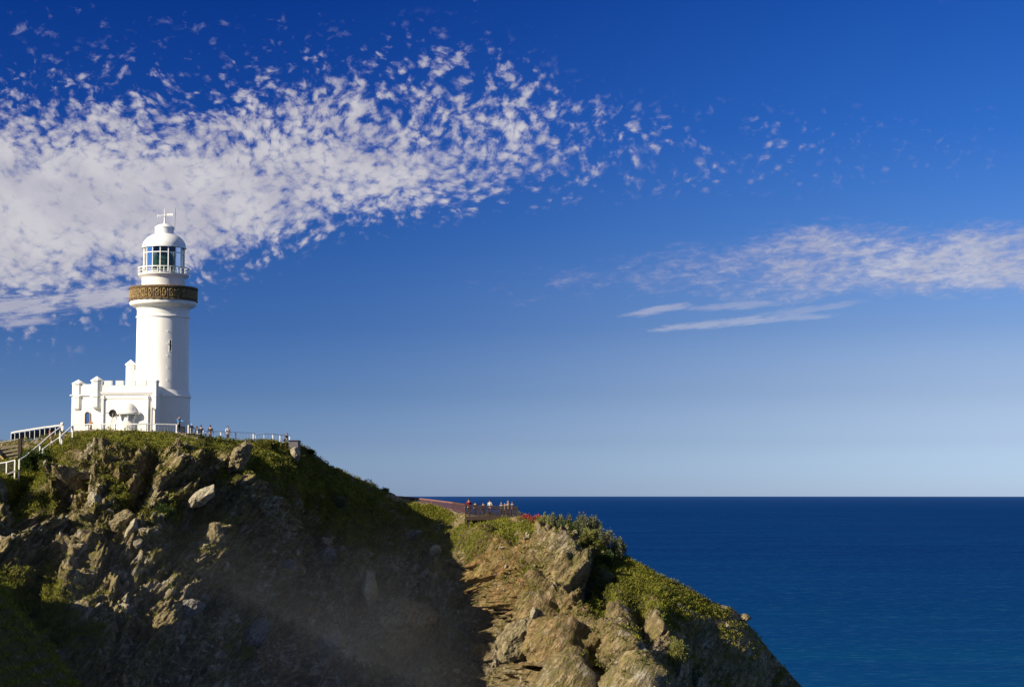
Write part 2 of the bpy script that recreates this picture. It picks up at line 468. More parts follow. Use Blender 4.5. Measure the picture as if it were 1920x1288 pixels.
def blob(px, py, lst):
    g = np.zeros_like(px)
    for cx, cy, rx, ry, w, ang in lst:
        a = math.radians(ang)
        dx, dy = px - cx, py - cy
        u = (dx * math.cos(a) + dy * math.sin(a)) / rx
        v = (-dx * math.sin(a) + dy * math.cos(a)) / ry
        g = np.maximum(g, w * np.exp(-(u * u + v * v) ** 1.5)) if w > 0 else g
    return g
GRASS = [(250, 835, 150, 26, 1, 3), (420, 840, 60, 30, .75, 10), (500, 850, 80, 34, .85, 8), (40, 890, 110, 55, 1, -12), (20, 970, 60, 22, 1, 0),
         (620, 950, 190, 75, .85, 32), (800, 1000, 110, 45, .7, 15), (930, 1015, 60, 32, .55, -35), (900, 1020, 30, 20, .7, 0),
         (1060, 1010, 90, 45, 1, 20), (1180, 1090, 110, 50, .85, 28), (800, 965, 70, 22, 1, 12), (925, 985, 60, 18, 1, 0), (1010, 1110, 26, 50, .55, -20), (1090, 1190, 24, 50, .5, -20), (230, 960, 60, 30, .5, 60), (400, 1000, 60, 30, .5, 60), (1290, 1122, 90, 20, .8, 26), (1150, 1130, 40, 60, .7, -25), (1170, 1260, 34, 45, .6, -15),
         (1240, 1150, 120, 50, .55, 30), (60, 1200, 140, 110, .75, 35), (410, 900, 40, 26, .6, -30), (300, 990, 50, 18, .5, -20), (150, 1000, 80, 60, .45, 30),
         (640, 1060, 60, 60, .4, 0), (420, 1230, 90, 40, .35, 0), (90, 850, 60, 30, .9, -20)]
OCHRE = [(960, 1070, 110, 60, .9, 60), (1050, 1200, 90, 70, .6, 60), (950, 1090, 70, 45, 1, 60), (990, 1040, 40, 30, .9, 60), (100, 860, 40, 22, .9, -30), (545, 870, 14, 22, 1, 0), (1000, 1180, 80, 60, .45, 60), (1060, 1180, 70, 30, .5, -40), (230, 930, 90, 60, .35, -40), (1200, 1200, 60, 60, .3, 0)]

GULLIES = [([(1038, 1110), (1062, 1200), (1050, 1290)], 2.2, 11), ([(1150, 1110), (1172, 1190), (1178, 1290)], 2.0, 10), ([(936, 1008), (950, 1070)], 1.6, 9), ([(1075, 1050), (1105, 1110)], 1.8, 10), ([(1000, 1200), (1030, 1290)], 2.4, 14), ([(962, 998), (985, 1060), (1004, 1130), (996, 1190)], 3.0, 15), ([(1092, 1118), (1122, 1190), (1112, 1290)], 4.5, 22), ([(1012, 1050), (1045, 1110), (1090, 1160)], 2.0, 11),
           ([(905, 1075), (945, 1120), (975, 1170), (990, 1240)], 3.0, 20), ([(1200, 1150), (1225, 1220), (1235, 1290)], 2.5, 16),
           ([(175, 880), (150, 960), (110, 1050)], 3.0, 18), ([(290, 868), (262, 940), (240, 1010)], 2.6, 16), ([(385, 870), (360, 960), (300, 1080)], 3.0, 20), ([(470, 880), (455, 960), (430, 1060), (380, 1160)], 3.0, 22),
           ([(45, 915), (20, 950), (-20, 960)], 3.0, 14), ([(560, 960), (545, 1080), (520, 1200)], 2.5, 20), ([(700, 1000), (690, 1120), (640, 1230)], 2.0, 24)]
pxs = np.concatenate([np.arange(-900, -30, 14.0), np.arange(-30, 1560, 1.5), np.arange(1560, 1705, 6.0)])
NR = 330
def build_headland():
    tt = np.linspace(0, 1, NR)
    px, t = np.meshgrid(pxs, tt)                         # rows: crest -> bottom
    cp = crest_py(px)
    bot = np.maximum(1310.0, cp + 70)
    py = cp + (bot - cp) * t
    Y = field_Y(px, py)
    Y = Y + (crest_Y(px) - field_Y(px, cp)) * np.exp(-(py - cp) / 25.0)
    # a gentler grassy shoulder along the top before the face drops
    sh = sstep(px, 1100, 1300) * (1 - sstep(px, 1410, 1450)) * 4.5 + sstep(px, 60, 160) * (1 - sstep(px, 480, 600)) * 4.0
    Y = Y - sh * sstep(py - cp, 0, 42)
    X, Y, Z = at(px, py, Y)
    # deep rows down below the frame to the sea, rows over the back
    g = np.clip(blob(px, py, GRASS), 0, 1)
    oc = blob(px, py, OCHRE)
    n0 = fbm(X * .12, Y * .12, Z * .12, 3)
    g = np.clip(g + n0 * 0.45 - .25 * np.maximum(0, fbm(X * .3 + 9, Y * .3, Z * .3, 3)) * 2 , 0, 1)
    # normals of the smooth sheet
    P = np.stack([X, Y, Z], -1)
    du = np.gradient(P, axis=1); dv = np.gradient(P, axis=0)
    N = np.cross(dv, du); N /= np.linalg.norm(N, axis=2)[..., None] + 1e-9
    N *= np.where((N[..., 1] > 0)[..., None], -1.0, 1.0)
    # dipping strata: beds rise to the right
    a = math.radians(52)
    s = X * math.cos(a) + Z * math.sin(a); q = -X * math.sin(a) + Z * math.cos(a)
    big = fbm(s * .05, q * .16 + .3 * n0, Y * .08, 3, .55, True)
    slab = fbm(s * .16, q * .55, Y * .2, 4, .55, True)
    med = fbm(X * .35, Y * .35, Z * .35, 4, .55)
    crag = fbm(s * .55, q * 1.5, Y * .7, 4, .6, True)
    fine = fbm(X * 2.4, Y * 2.4, Z * 2.4, 3, .6)
    rk = np.clip(1 - g * 0.85, 0.12, 1)
    low = sstep(py, 1040, 1200) * sstep(px, 500, 620) * (1 - sstep(px, 860, 940))   # smoother scree in the gully
    rk = rk * (1 + 0.25 * low)
    rk = rk * (1 - 0.80 * sstep(px, 1200, 1290))
    lft = (1 - sstep(px, 450, 560)) * (1 - sstep(py, 1090, 1200))
    spur = sstep(px, 860, 930) * (1 - sstep(px, 1160, 1240))
    knob = np.maximum(fbm(s * .22 + 40, Y * .3, q * .36, 4, .55), -.05)
    d = big * 1.5 + slab * 1.15 * rk * (1 + .9 * lft + .5 * spur) + med * 0.75 + crag * 0.70 * rk * (1 + .8 * lft + 1.5 * spur) + fine * 0.26 * rk + fine * 0.07 + knob * 1.7 * rk * (lft * sstep(py - cp, 20, 100) + .7 * spur + .35 * sstep(py - cp, 60, 160) * sstep(px, 480, 560) * (1 - sstep(px, 860, 900)))
    # ribs and runnels: fall away to the right on the spur, to the left on the main face
    wob = fbm(X * .12 + 5, Y * .1, Z * .12, 3) * 60
    us = (px - .42 * (py - 1000) + wob) / 62.0
    rs_ = fbm(us, py / 420.0, 0 * us + 2.2, 2, .45, True)
    ul = (px + .38 * (py - 900) + wob) / 85.0
    rl_ = fbm(ul, py / 500.0, 0 * ul + 8.8, 3, .5, True)
    gul = (px + .25 * (py - 900) + wob) / 60.0
    rg_ = fbm(gul, py / 600.0, 0 * gul + 3.3, 3, .5, True)
    mspur = sstep(px, 880, 950) * (1 - sstep(px, 1200, 1280)) * sstep(py, 1000, 1080)
    mleft = (1 - sstep(px, 420, 560)) * sstep(py, 860, 930)
    mgul = sstep(px, 430, 560) * (1 - sstep(px, 840, 900)) * sstep(py - cp, 40, 160)
    d = d + 2.4 * rs_ * mspur + 1.8 * rl_ * mleft + 2.0 * rg_ * mgul
    # bedding ledges with sharp lips, in broken patches
    def saw(v, k=.78):
        f = v - np.floor(v)
        return np.where(f < k, f / k, (1 - f) / (1 - k))
    wn = fbm(s * .12 + 3, Y * .15, q * .2, 4)
    pt = sstep(fbm(s * .10 + 20, Y * .1, q * .14, 3), -.25, .25)
    pt2 = sstep(fbm(s * .25 - 8, Y * .2, q * .25, 3), -.2, .3)
    d = d + rk * (saw(q * .55 + wn * 1.6) * .95 * pt + saw(q * 1.5 + wn * 3.2 + s * .05, .7) * .42 * pt2 + saw(s * .42 + q * .12 + wn * 2.4, .8) * .55 * (1 - pt) + saw(s * 1.1 - q * .2 + wn * 3.0, .75) * .26 * pt2) * (lft * .5 + spur * 1.0 + .75) - .35 * rk
    for pts, dep, wd in GULLIES:
        wx = px + 10 * fbm(X * .3, Y * .2, Z * .3, 3)
        m_ = np.zeros_like(px)
        for (x0, y0), (x1, y1) in zip(pts[:-1], pts[1:]):
            L2 = (x1 - x0) ** 2 + (y1 - y0) ** 2
            t_ = np.clip(((wx - x0) * (x1 - x0) + (py - y0) * (y1 - y0)) / L2, 0, 1)
            dd = np.hypot(wx - x0 - t_ * (x1 - x0), py - y0 - t_ * (y1 - y0))
            m_ = np.maximum(m_, np.exp(-(dd / wd) ** 2))
        d = d - dep * m_
    d = d - 0.6
    fade = sstep(py - cp, 8, 62) * 0.93 + 0.07
    fade = fade * (1 - .75 * (1 - sstep(px, 130, 190)) * (1 - sstep(py, 885, 930)))
    fade = fade * (1 - .5 * sstep(px, 1130, 1200) * (1 - sstep(py - cp, 60, 120))) * (1 - .25 * sstep(px, 1200, 1260))
    d = d * fade
    P = P + N * d[..., None] + np.stack([0 * d, 0 * d, med * .25 * (1 - sstep(py - cp, 0, 30)) * sstep(np.abs(px - 270), 90, 330)], -1)
    # lower rows
    rows = []; last = P[-1]
    zl = last[:, 2]
    for k, fz in enumerate(np.linspace(0, 1, 26)[1:]):
        zz = zl * (1 - fz) - 3 * fz
        drop = zl - zz
        yy = last[:, 1] - drop * 0.55
        xx = last[:, 0] + drop * np.where(last[:, 0] > 3, 0.35, 0.0) * np.clip((last[:, 0]) / 20, 0, 1.4)
        rows.append(np.stack([xx + pnoise(xx * .1, yy * .1, zz * .1) * 3, yy + pnoise(xx * .1 + 9, yy * .1, zz * .1) * 3, zz], -1))
    low_rows = np.array(rows)
    # back rows
    top = P[0]; bx = pxs
    flat = np.interp(bx, [-900, 560, 620, 700, 880, 980, 1050, 1700], [26, 26, 9, 5, 9, 7, 3, 1.5])
    drop0 = np.interp(bx, [-900, 90, 130, 560, 620, 1700], [0, .0, .15, .25, .6, .8])
    brow = []
    for dist in (0.4, 1, 2, 3.5, 6, 9, 13, 18, 24, 30, 40, 55, 75, 100, 140, 200):
        fd = np.minimum(dist, flat); ex = np.maximum(dist - flat, 0)
        yy = top[:, 1] + dist
        xx = top[:, 0] * (yy / top[:, 1]) + ex * np.where(bx > 600, 0.15, 0)
        zz = top[:, 2] - drop0 * np.clip(fd / 3, 0, 1) - ex * 1.0 - np.where(bx < 120, 0, 0)
        zz = np.maximum(zz, -3)
        brow.append(np.stack([xx, yy, zz], -1))
    brow = np.array(brow[::-1])
    ALL = np.concatenate([brow, P, low_rows], 0)
    nb = len(brow); nl = len(low_rows)
    pad = lambda A, v=None: np.concatenate([np.repeat(A[:1], nb, 0), A, np.repeat(A[-1:], nl, 0)], 0)
    G = pad(g); G[:nb] = np.maximum(G[:nb], .8); O = pad(oc)
    nr, nc = ALL.shape[:2]
    idx = np.arange(nr * nc).reshape(nr, nc)
    Fq = np.stack([idx[:-1, :-1], idx[1:, :-1], idx[1:, 1:], idx[:-1, 1:]], -1).reshape(-1, 4)
    o = mesh_np('headland', ALL.reshape(-1, 3), Fq, M_TERR, smooth=True, attrs={'grass': G.ravel(), 'ochre': O.ravel()})
    tag(o, 'steep rocky headland with green top falling to the ocean', 'headland', kind='structure')
    return P, px, py, g, rk
HP, HPX, HPY, HG, HRK = build_headland()
# surface lookup: world point of the front of the headland at a photo pixel
def surf(px, py):
    j = int(np.clip(np.searchsorted(pxs, px), 1, len(pxs) - 1))
    col = HPY[:, j]
    i = int(np.clip(np.searchsorted(col, py), 0, NR - 1))
    return Vector(HP[i, j].tolist())
def surf_n(px, py):
    j = int(np.clip(np.searchsorted(pxs, px), 3, len(pxs) - 4))
    i = int(np.clip(np.searchsorted(HPY[:, j], py), 3, NR - 4))
    a = HP[i, j + 3] - HP[i, j - 3]; b_ = HP[i + 3, j] - HP[i - 3, j]
    n = np.cross(b_, a); n /= np.linalg.norm(n)
    if n[1] > 0: n = -n
    return Vector(n.tolist())

# near hillside on the left, its unseen crest added and shaped to cast shade
def build_near_hill():
    ys = np.linspace(88, 178, 200); us = np.linspace(0, 1, 190)
    U, Yg = np.meshgrid(us, ys)
    lip = -0.277 * Yg - 0.5 - np.clip(Yg - 134, 0, 99) * 0.40 - np.clip(118 - Yg, 0, 99) * 0.3
    X = lip + 24 - U * 110
    rise = np.clip(lip - X, -60, 200)
    across = 0.535 * X - 0.845 * Yg + 2.6 * fbm(X * .10, Yg * .10, 0 * X, 4)
    top = np.interp(across, [-200, -166, -157, -150, -140, -100], [78, 81, 88, 95, 97, 90])
    z = 85 - 0.0487 * Yg + 1.18 * rise
    z = -np.log(np.exp(-(z - 90) / 3.5) + np.exp(-(top - 90) / 3.5)) * 3.5 + 90
    z = z + fbm(X * .1, Yg * .1, z * .1, 4) * 1.6 + fbm(X * .6, Yg * .6, z * .3, 3) * .35
    P = np.stack([X, Yg, z], -1)
    nr, nc = P.shape[:2]
    idx = np.arange(nr * nc).reshape(nr, nc)
    Fq = np.stack([idx[:-1, :-1], idx[:-1, 1:], idx[1:, 1:], idx[1:, :-1]], -1).reshape(-1, 4)
    o = mesh_np('hillside', P.reshape(-1, 3), Fq, M_TERR, smooth=True, attrs={'grass': np.clip(.62 + .5 * fbm(X * .2, Yg * .2, z * .2, 3), 0, 1).ravel(), 'ochre': np.zeros(nr * nc)})
    tag(o, 'dark green near hillside in the lower left corner', 'hillside', kind='structure')
    return P
NHP = build_near_hill()

# ------------------------------------------------------------------ sea spray drifting in the gully
def build_mist():
    m = bpy.data.materials.new('sea_mist'); m.use_nodes = True
    T = NT(m.node_tree); m.node_tree.nodes.remove(m.node_tree.nodes['Principled BSDF'])
    p = pos(T); x, y, z = T.sep(p)
    v = T.n('ShaderNodeVolumePrincipled')
    n = T.noise(T.vm('MULTIPLY', p, (1.0, 1.0, .7)), .075, 2, .5)
    d = T.m('MULTIPLY', T.ss(n, .38, .66, .45, 1.3), T.ss(z, 62.0, 85.0, 1.0, 0.0))
    d = T.m('MULTIPLY', d, T.m('MULTIPLY', T.ss(x, -56.0, -36.0), T.ss(x, 4.0, -24.0)))
    T.put(v.inputs['Density'], T.m('MULTIPLY', d, MIST))
    v.inputs['Color'].default_value = (.82, .89, 1.0, 1)
    v.inputs['Anisotropy'].default_value = 0.2
    T.put(m.node_tree.nodes['Material Output'].inputs['Volume'], v.outputs[0])
    m.cycles.volume_step_rate = 4.0
    V_ = [(a, b, c) for c in (40, 85) for b in (140, 214) for a in (-56, 14)]
    F_ = [(0, 2, 3, 1), (4, 5, 7, 6), (0, 1, 5, 4), (2, 6, 7, 3), (0, 4, 6, 2), (1, 3, 7, 5)]
    o = mesh_np('mist', V_, F_, m)
    tag(o, 'thin bluish sea mist drifting in the shaded gully', 'mist', kind='stuff')
MIST = 0.0050
build_mist()

# ------------------------------------------------------------------ more materials
def simple(name, col, rough=0.6, metal=0.0, spec=0.4, var=0.0, scale=6.0):
    m, T, b = new_mat(name)
    if var:
        n = T.noise(pos(T), scale, 5, 0.65)
        c2 = tuple(c * (1 - var) for c in col)
        T.put(b.inputs['Base Color'], T.mix(T.ss(n, 0.35, 0.68), c2, col))
    else:
        b.inputs['Base Color'].default_value = tuple(col) + (1,)
    b.inputs['Roughness'].default_value = rough
    b.inputs['Metallic'].default_value = metal
    b.inputs['Specular IOR Level'].default_value = spec
    return m

def mat_white():
    m, T, b = new_mat('white_render')
    p = pos(T)
    st = T.noise(T.vm('MULTIPLY', p, (3.0, 3.0, 0.25)), 1.0, 5, 0.65)
    n = T.noise(p, 1.3, 4, 0.6)
    c = T.mix(T.m('MULTIPLY', T.ss(st, 0.55, 0.75), 0.35), (.80, .79, .76), (.60, .585, .53))
    c = T.mix(T.m('MULTIPLY', T.ss(n, 0.5, 0.7), 0.2), c, (.70, .69, .65))
    T.put(b.inputs['Base Color'], c)
    b.inputs['Roughness'].default_value = 0.55
    bump(T, b, T.noise(p, 14.0, 4, 0.6), 0.01, 0.4)
    return m
M_WHITE = mat_white()
M_WMET = simple('white_paint', (.80, .80, .78), .4, 0, .5, .12, 4)
M_DOMEW = simple('white_enamel', (.80, .81, .82), .3, 0, .5, .08, 2)
def mat_band():
    m, T, b = new_mat('brown_stone')
    p = pos(T)
    n = T.noise(p, 5.0, 6, 0.7); r = attr(T, 'relief')
    c = T.mix(T.ss(n, 0.35, 0.65), (.055, .034, .016), (.15, .095, .040))
    c = T.mix(T.m('MULTIPLY', r, T.ss(n, 0.3, 0.6)), c, (.33, .24, .11))
    T.put(b.inputs['Base Color'], c); b.inputs['Roughness'].default_value = 0.9
    bump(T, b, n, 0.05, 0.8)
    return m
M_BAND = mat_band()
def mat_glass(name, tint, f):
    m, T, b = new_mat(name)
    m.node_tree.nodes.remove(b)
    tr = T.n('ShaderNodeBsdfTransparent'); tr.inputs[0].default_value = tuple(tint) + (1,)
    gl = T.n('ShaderNodeBsdfGlossy'); gl.inputs['Roughness'].default_value = 0.03
    fr = T.n('ShaderNodeFresnel'); fr.inputs[0].default_value = 1.5
    mx = T.n('ShaderNodeMixShader')
    T.put(mx.inputs[0], T.m('ADD', fr.outputs[0], f, clamp=True))
    T.put(mx.inputs[1], tr.outputs[0]); T.put(mx.inputs[2], gl.outputs[0])
    T.put(m.node_tree.nodes['Material Output'].inputs['Surface'], mx.outputs[0])
    return m
M_GLASS = mat_glass('lantern_glass', (.50, .62, .58), 0.03)
M_SMOKE = mat_glass('smoked_glass', (.10, .13, .20), 0.03)
M_LENS = simple('lens_glass', (.10, .22, .13), .12, 0, .8, .5, 3)
M_BRASS = simple('brass', (.32, .20, .06), .4, .8, .5, .3, 5)
M_DARKIN = simple('dark_interior', (.05, .04, .025), .8)
M_PANE = simple('sky_tinted_pane', (.05, .10, .30), .08, 0, .9)  # blue of the reflected sky is put into the pane colour
M_OCHREF = simple('ochre_frame', (.45, .30, .08), .6)
M_DARK = simple('dark_metal', (.018, .018, .020), .6, 0, .4, .3, 9)
M_GREYW = simple('galvanised_wire', (.42, .43, .43), .5, .5)
M_RUST = simple('red_brown_timber', (.10, .045, .036), .7, 0, .3, .4, 6)
M_LITRAIL = simple('sunlit_rail_tint', (.19, .085, .065), .6, 0, .3, .25, 6)  # paler copy of the red-brown timber, sunlight put into its colour
M_DTIMB = simple('dark_timber', (.050, .033, .026), .8, 0, .3, .4, 8)
M_GTIMB = simple('weathered_timber', (.24, .20, .15), .85, 0, .2, .4, 7)
M_CONC = simple('concrete', (.34, .32, .29), .85, 0, .2, .3, 3)
M_ROOF = simple('grey_roof', (.15, .14, .15), .8, 0, .3, .3, 5)
M_SKIN = simple('skin', (.42, .24, .16), .6)
M_HAIR = simple('dark_hair', (.015, .010, .008), .7)
def rock_mat(name, a, b_, c3):
    m, T, b = new_mat(name)
    p = pos(T)
    n = T.noise(strata(T, p, .8, 1.2, 4.5), 1.2, 7, 0.68, 0.4); k = T.noise(p, 3.0, 6, 0.7)
    c = T.mix(T.ss(n, .38, .62), a, b_)
    c = T.mix(T.m('MULTIPLY', T.ss(k, .52, .66), .7), c, c3)
    T.put(b.inputs['Base Color'], c); b.inputs['Roughness'].default_value = .95; b.inputs['Specular IOR Level'].default_value = .15
    bump(T, b, T.m('ADD', n, k), .25, 1.0)
    return m
M_ROCKP = rock_mat('pale_rock', (.26, .23, .16), (.45, .41, .31), (.16, .15, .07))
M_ROCKB = rock_mat('brown_rock', (.12, .10, .06), (.30, .25, .15), (.075, .075, .03))
M_ROCKG = rock_mat('grey_rock', (.11, .105, .10), (.25, .24, .225), (.06, .06, .055))
M_STONES = rock_mat('loose_stone', (.20, .17, .12), (.42, .37, .27), (.12, .10, .07))
def leaf_mat(name, a, b_, c3, tr=.25):
    m, T, b = new_mat(name)
    p = pos(T)
    n = T.noise(p, 1.1, 5, .65); k = T.noise(p, 7.0, 3, .6)
    c = T.mix(T.ss(n, .35, .65), a, b_)
    c = T.mix(T.m('MULTIPLY', T.ss(k, .5, .68), .6), c, c3)
    T.put(b.inputs['Base Color'], c); b.inputs['Roughness'].default_value = .7; b.inputs['Specular IOR Level'].default_value = .2
    tn = T.n('ShaderNodeBsdfTranslucent'); T.put(tn.inputs[0], c)
    mx = T.n('ShaderNodeMixShader'); mx.inputs[0].default_value = tr
    T.put(mx.inputs[1], b.outputs[0]); T.put(mx.inputs[2], tn.outputs[0])
    T.put(m.node_tree.nodes['Material Output'].inputs['Surface'], mx.outputs[0])
    return m
M_GRASS = leaf_mat('grass_blades', (.095, .118, .012), (.24, .245, .030), (.31, .25, .065), .35)
M_SCRUB = leaf_mat('scrub_leaves', (.060, .074, .014), (.165, .165, .028), (.24, .18, .055))
M_BUSHD = leaf_mat('dark_leaves', (.022, .045, .010), (.050, .080, .016), (.08, .10, .03))
M_BUSHS = leaf_mat('silver_leaves', (.070, .085, .038), (.16, .17, .085), (.30, .29, .19))
M_BUSHY = leaf_mat('yellow_green_leaves', (.11, .13, .03), (.22, .22, .06), (.30, .28, .12))
M_RED = leaf_mat('red_flowers', (.30, .055, .04), (.44, .12, .085), (.30, .14, .09))
M_TWIG = simple('twigs', (.10, .075, .05), .9)

# ------------------------------------------------------------------ mesh builder
class MB:
    def __init__(self):
        self.v = []; self.f = []
    def box(self, x0, x1, y0, y1, z0, z1):
        b = len(self.v)
        self.v += [(x, y, z) for z in (z0, z1) for y in (y0, y1) for x in (x0, x1)]
        self.f += [tuple(b + i for i in q) for q in ((0, 2, 3, 1), (4, 5, 7, 6), (0, 1, 5, 4), (2, 6, 7, 3), (0, 4, 6, 2), (1, 3, 7, 5))]
        return self
    def bar(self, a, b_, w, h=None, n=4):
        """bar of width w, height h between two points"""
        a = Vector(a); b_ = Vector(b_); h = h or w
        d = (b_ - a).normalized()
        up = Vector((0, 0, 1)) if abs(d.z) < .95 else Vector((0, 1, 0))
        s = d.cross(up).normalized(); u = s.cross(d).normalized()
        k = len(self.v)
        if n == 4:
            offs = [(-w / 2, -h / 2), (w / 2, -h / 2), (w / 2, h / 2), (-w / 2, h / 2)]
        else:
            offs = [(math.cos(2 * math.pi * i / n) * w / 2, math.sin(2 * math.pi * i / n) * h / 2) for i in range(n)]
        for p in (a, b_):
            for ox, oy in offs: self.v.append(tuple(p + s * ox + u * oy))
        for i in range(n):
            j = (i + 1) % n
            self.f.append((k + i, k + j, k + n + j, k + n + i))
        self.f.append(tuple(k + i for i in range(n))[::-1]); self.f.append(tuple(k + n + i for i in range(n)))
        return self
    def lathe(self, prof, n=64, c=(0, 0), a0=0.0, a1=2 * math.pi, caps=False):
        k = len(self.v); full = abs(a1 - a0 - 2 * math.pi) < 1e-6
        cols = n if full else n + 1
        for r, z in prof:
            for i in range(cols):
                a = a0 + (a1 - a0) * i / n
                self.v.append((c[0] + r * math.cos(a), c[1] + r * math.sin(a), z))
        for j in range(len(prof) - 1):
            for i in range(n):
                i2 = (i + 1) % cols
                self.f.append((k + j * cols + i, k + j * cols + i2, k + (j + 1) * cols + i2, k + (j + 1) * cols + i))
        if caps:
            self.f.append(tuple(k + i for i in range(cols))[::-1])
            self.f.append(tuple(k + (len(prof) - 1) * cols + i for i in range(cols)))
        return self
    def build(self, name, mat, parent=None, smooth=False, bevel=0.0):
        me = bpy.data.meshes.new(name)
        me.from_pydata(self.v, [], self.f)
        me.validate()
        bm = bmesh.new(); bm.from_mesh(me)
        bmesh.ops.recalc_face_normals(bm, faces=bm.faces)
        if bevel:
            bmesh.ops.bevel(bm, geom=[e for e in bm.edges if len(e.link_faces) == 2 and e.calc_face_angle(0) > .6], offset=bevel, segments=2, affect='EDGES', clamp_overlap=True)
        bm.to_mesh(me); bm.free()
        if smooth:
            me.polygons.foreach_set('use_smooth', [True] * len(me.polygons))
            me.set_sharp_from_angle(angle=math.radians(35))
        me.materials.append(mat)
        o = bpy.data.objects.new(name, me)
        COL.objects.link(o)
        if parent is not None: o.parent = parent
        return o

# ------------------------------------------------------------------ lighthouse tower
YT = 208.0
TB = atv(302.5, 814, YT)
def hz(py): return at(304, py, YT)[2] - TB.z
PM = F / YT * 1.003             # photo pixels per metre at the tower
def build_tower():
    root = empty('lighthouse', TB)
    tag(root, 'tall white round lighthouse tower with brown stone gallery band and glazed lantern', 'lighthouse')
    r = lambda q: q / PM
    zb = hz(741)
    MB().lathe([(r(52.5), -3), (r(52.5), zb - .35), (r(54.5), zb - .3), (r(54.5), zb - .12), (r(53), zb - .05), (r(49.5), zb + .55)], 96).build('base_drum', M_WHITE, root, True)
    z1, z2 = hz(597), hz(567)
    sh = MB().lathe([(r(49.6), zb + .4), (r(49.2), zb + 3), (r(48.6), z1 - .02)], 96).build('shaft', M_WHITE, root, True)
    # bolts down the shaft
    ang = math.atan2(-math.cos(math.asin(.36)), .36) + math.atan2(304 - 960, F) * 0
    for py in (625, 648, 670, 692, 715):
        z = hz(py); R0 = r(48.9)
        a = ang
        MB().bar((R0 * math.cos(a), R0 * math.sin(a), z), ((R0 + .14) * math.cos(a), (R0 + .14) * math.sin(a), z), .12, .12, 8).build('bolt', M_WHITE, sh)
    # slit window on the shaded side
    a = math.asin(30.0 / 48.9) - math.pi / 2 - .18
    sl = MB(); c, s_ = math.cos(a), math.sin(a); R0 = r(48.9)
    def rot(mbx, a):
        ca, sa = math.cos(a), math.sin(a)
        mbx.v = [(x * ca - y * sa, x * sa + y * ca, z) for x, y, z in mbx.v]
        return mbx
    rot(MB().box(R0 - .2, R0 + .015, -.09, .09, hz(661), hz(641)), a).build('slit_window', M_DARK, root)
    fr = MB().box(R0 - .2, R0 + .04, -.16, -.09, hz(662), hz(640)).box(R0 - .2, R0 + .04, .09, .16, hz(662), hz(640)).box(R0 - .2, R0 + .06, -.18, .18, hz(662.5) - .02, hz(661))
    rot(fr, a).build('window_surround', M_WHITE, root)
    # string course, neck, cornice
    MB().lathe([(r(48.4), z1 - .05), (r(50.6), z1), (r(50.6), z1 + .14), (r(48.6), z1 + .20)], 96).build('string_course', M_WHITE, root, True)
    MB().lathe([(r(48.5), z1 + .1), (r(48.5), hz(583)), (r(50), hz(580)), (r(53.5), hz(577.5)), (r(58.5), hz(575.5)), (r(61.5), hz(573.5)), (r(62.5), hz(571.5)), (r(62.5), hz(567) + .01), (r(40), hz(566.5))], 96).build('cornice', M_WHITE, root, True)
    # carved stone parapet
    n, m_ = 560, 26
    zz0, zz1 = hz(566.5), hz(540.5)
    V_ = []; rel = []
    for j in range(m_):
        t = j / (m_ - 1)
        for i in range(n):
            a = 2 * math.pi * i / n
            u = (a / (2 * math.pi) * 30) % 1.0
            cell = int(a / (2 * math.pi) * 30)
            dx, dz = (u - .5) * 1.15, (t - .47) * 1.0
            q = math.hypot(dx, dz)
            ring = max(0.0, 1 - abs(q - .27) / .085)
            kn = max(0.0, 1 - q / .12)
            cross = max(0.0, 1 - abs(abs(dx) - abs(dz)) / .07) if q > .22 and cell % 2 == 0 else 0
            post = max(0.0, 1 - min(u, 1 - u) / .07)
            h = max(ring, kn, cross * .8, post) if .16 < t < .78 else 0.0
            R = 63.8 if t < .10 else (62.3 if t < .84 else (64.6 if t < .97 else 63.8))
            if t < .13: R += .8 * (i // 9 % 2)
            h = max(h * .75, .0) + .9 * max(0, float(pnoise(np.float32(a * 34), np.float32(t * 5.5), np.float32(4)))) * (.12 < t < .8)
            h *= 1 if pnoise(np.float32(cell * .7), np.float32(t * 3), np.float32(0)) > -.55 else .2
            rr = r(R) + .11 * min(1, h * 1.6)
            V_.append((rr * math.cos(a), rr * math.sin(a), zz0 + (zz1 - zz0) * t)); rel.append(min(1, h * 1.6))
    Fq = [(j * n + i, j * n + (i + 1) % n, (j + 1) * n + (i + 1) % n, (j + 1) * n + i) for j in range(m_ - 1) for i in range(n)]
    band = mesh_np('stone_parapet', V_, Fq, M_BAND, root, True, {'relief': rel})
    MB().lathe([(r(40), zz1 - .03), (r(63.7), zz1 - .02), (r(63.7), zz1 - .06), (r(60), zz1 - .07), (r(60), zz0 + .3), (r(41), zz0 + .3)], 96).build('parapet_coping', M_BAND, band, True)
    # murette under the lantern
    MB().lathe([(r(40.8), zz0 + .2), (r(40.8), hz(524)), (r(41.6), hz(522.5)), (r(45.5), hz(520)), (r(47.8), hz(517.6)), (r(47.8), hz(515.6)), (r(37), hz(515.4))], 96).build('lantern_base', M_WHITE, root, True)
    # gallery railing
    g = empty('gallery_railing'); g.parent = root
    RR = r(47.4); nb = 26
    for k in range(nb):
        a = 2 * math.pi * (k + .3) / nb
        x, y = RR * math.cos(a), RR * math.sin(a)
        MB().bar((x, y, hz(516)), (x, y, hz(504.2)), .085, .085, 6).build('railing_post', M_WMET, g)
    for z, w in ((hz(504), .10), (hz(509.8), .035)):
        P = [(RR * math.cos(2 * math.pi * k / 96), RR * math.sin(2 * math.pi * k / 96), z) for k in range(97)]
        rl = MB()
        for p, q in zip(P[:-1], P[1:]): rl.bar(p, q, w, w)
        rl.build('rail', M_WMET, g)
    # lantern
    RL = r(38); zt, zm, zl = hz(466), hz(476.5), hz(516)
    ln = empty('lantern'); ln.parent = root
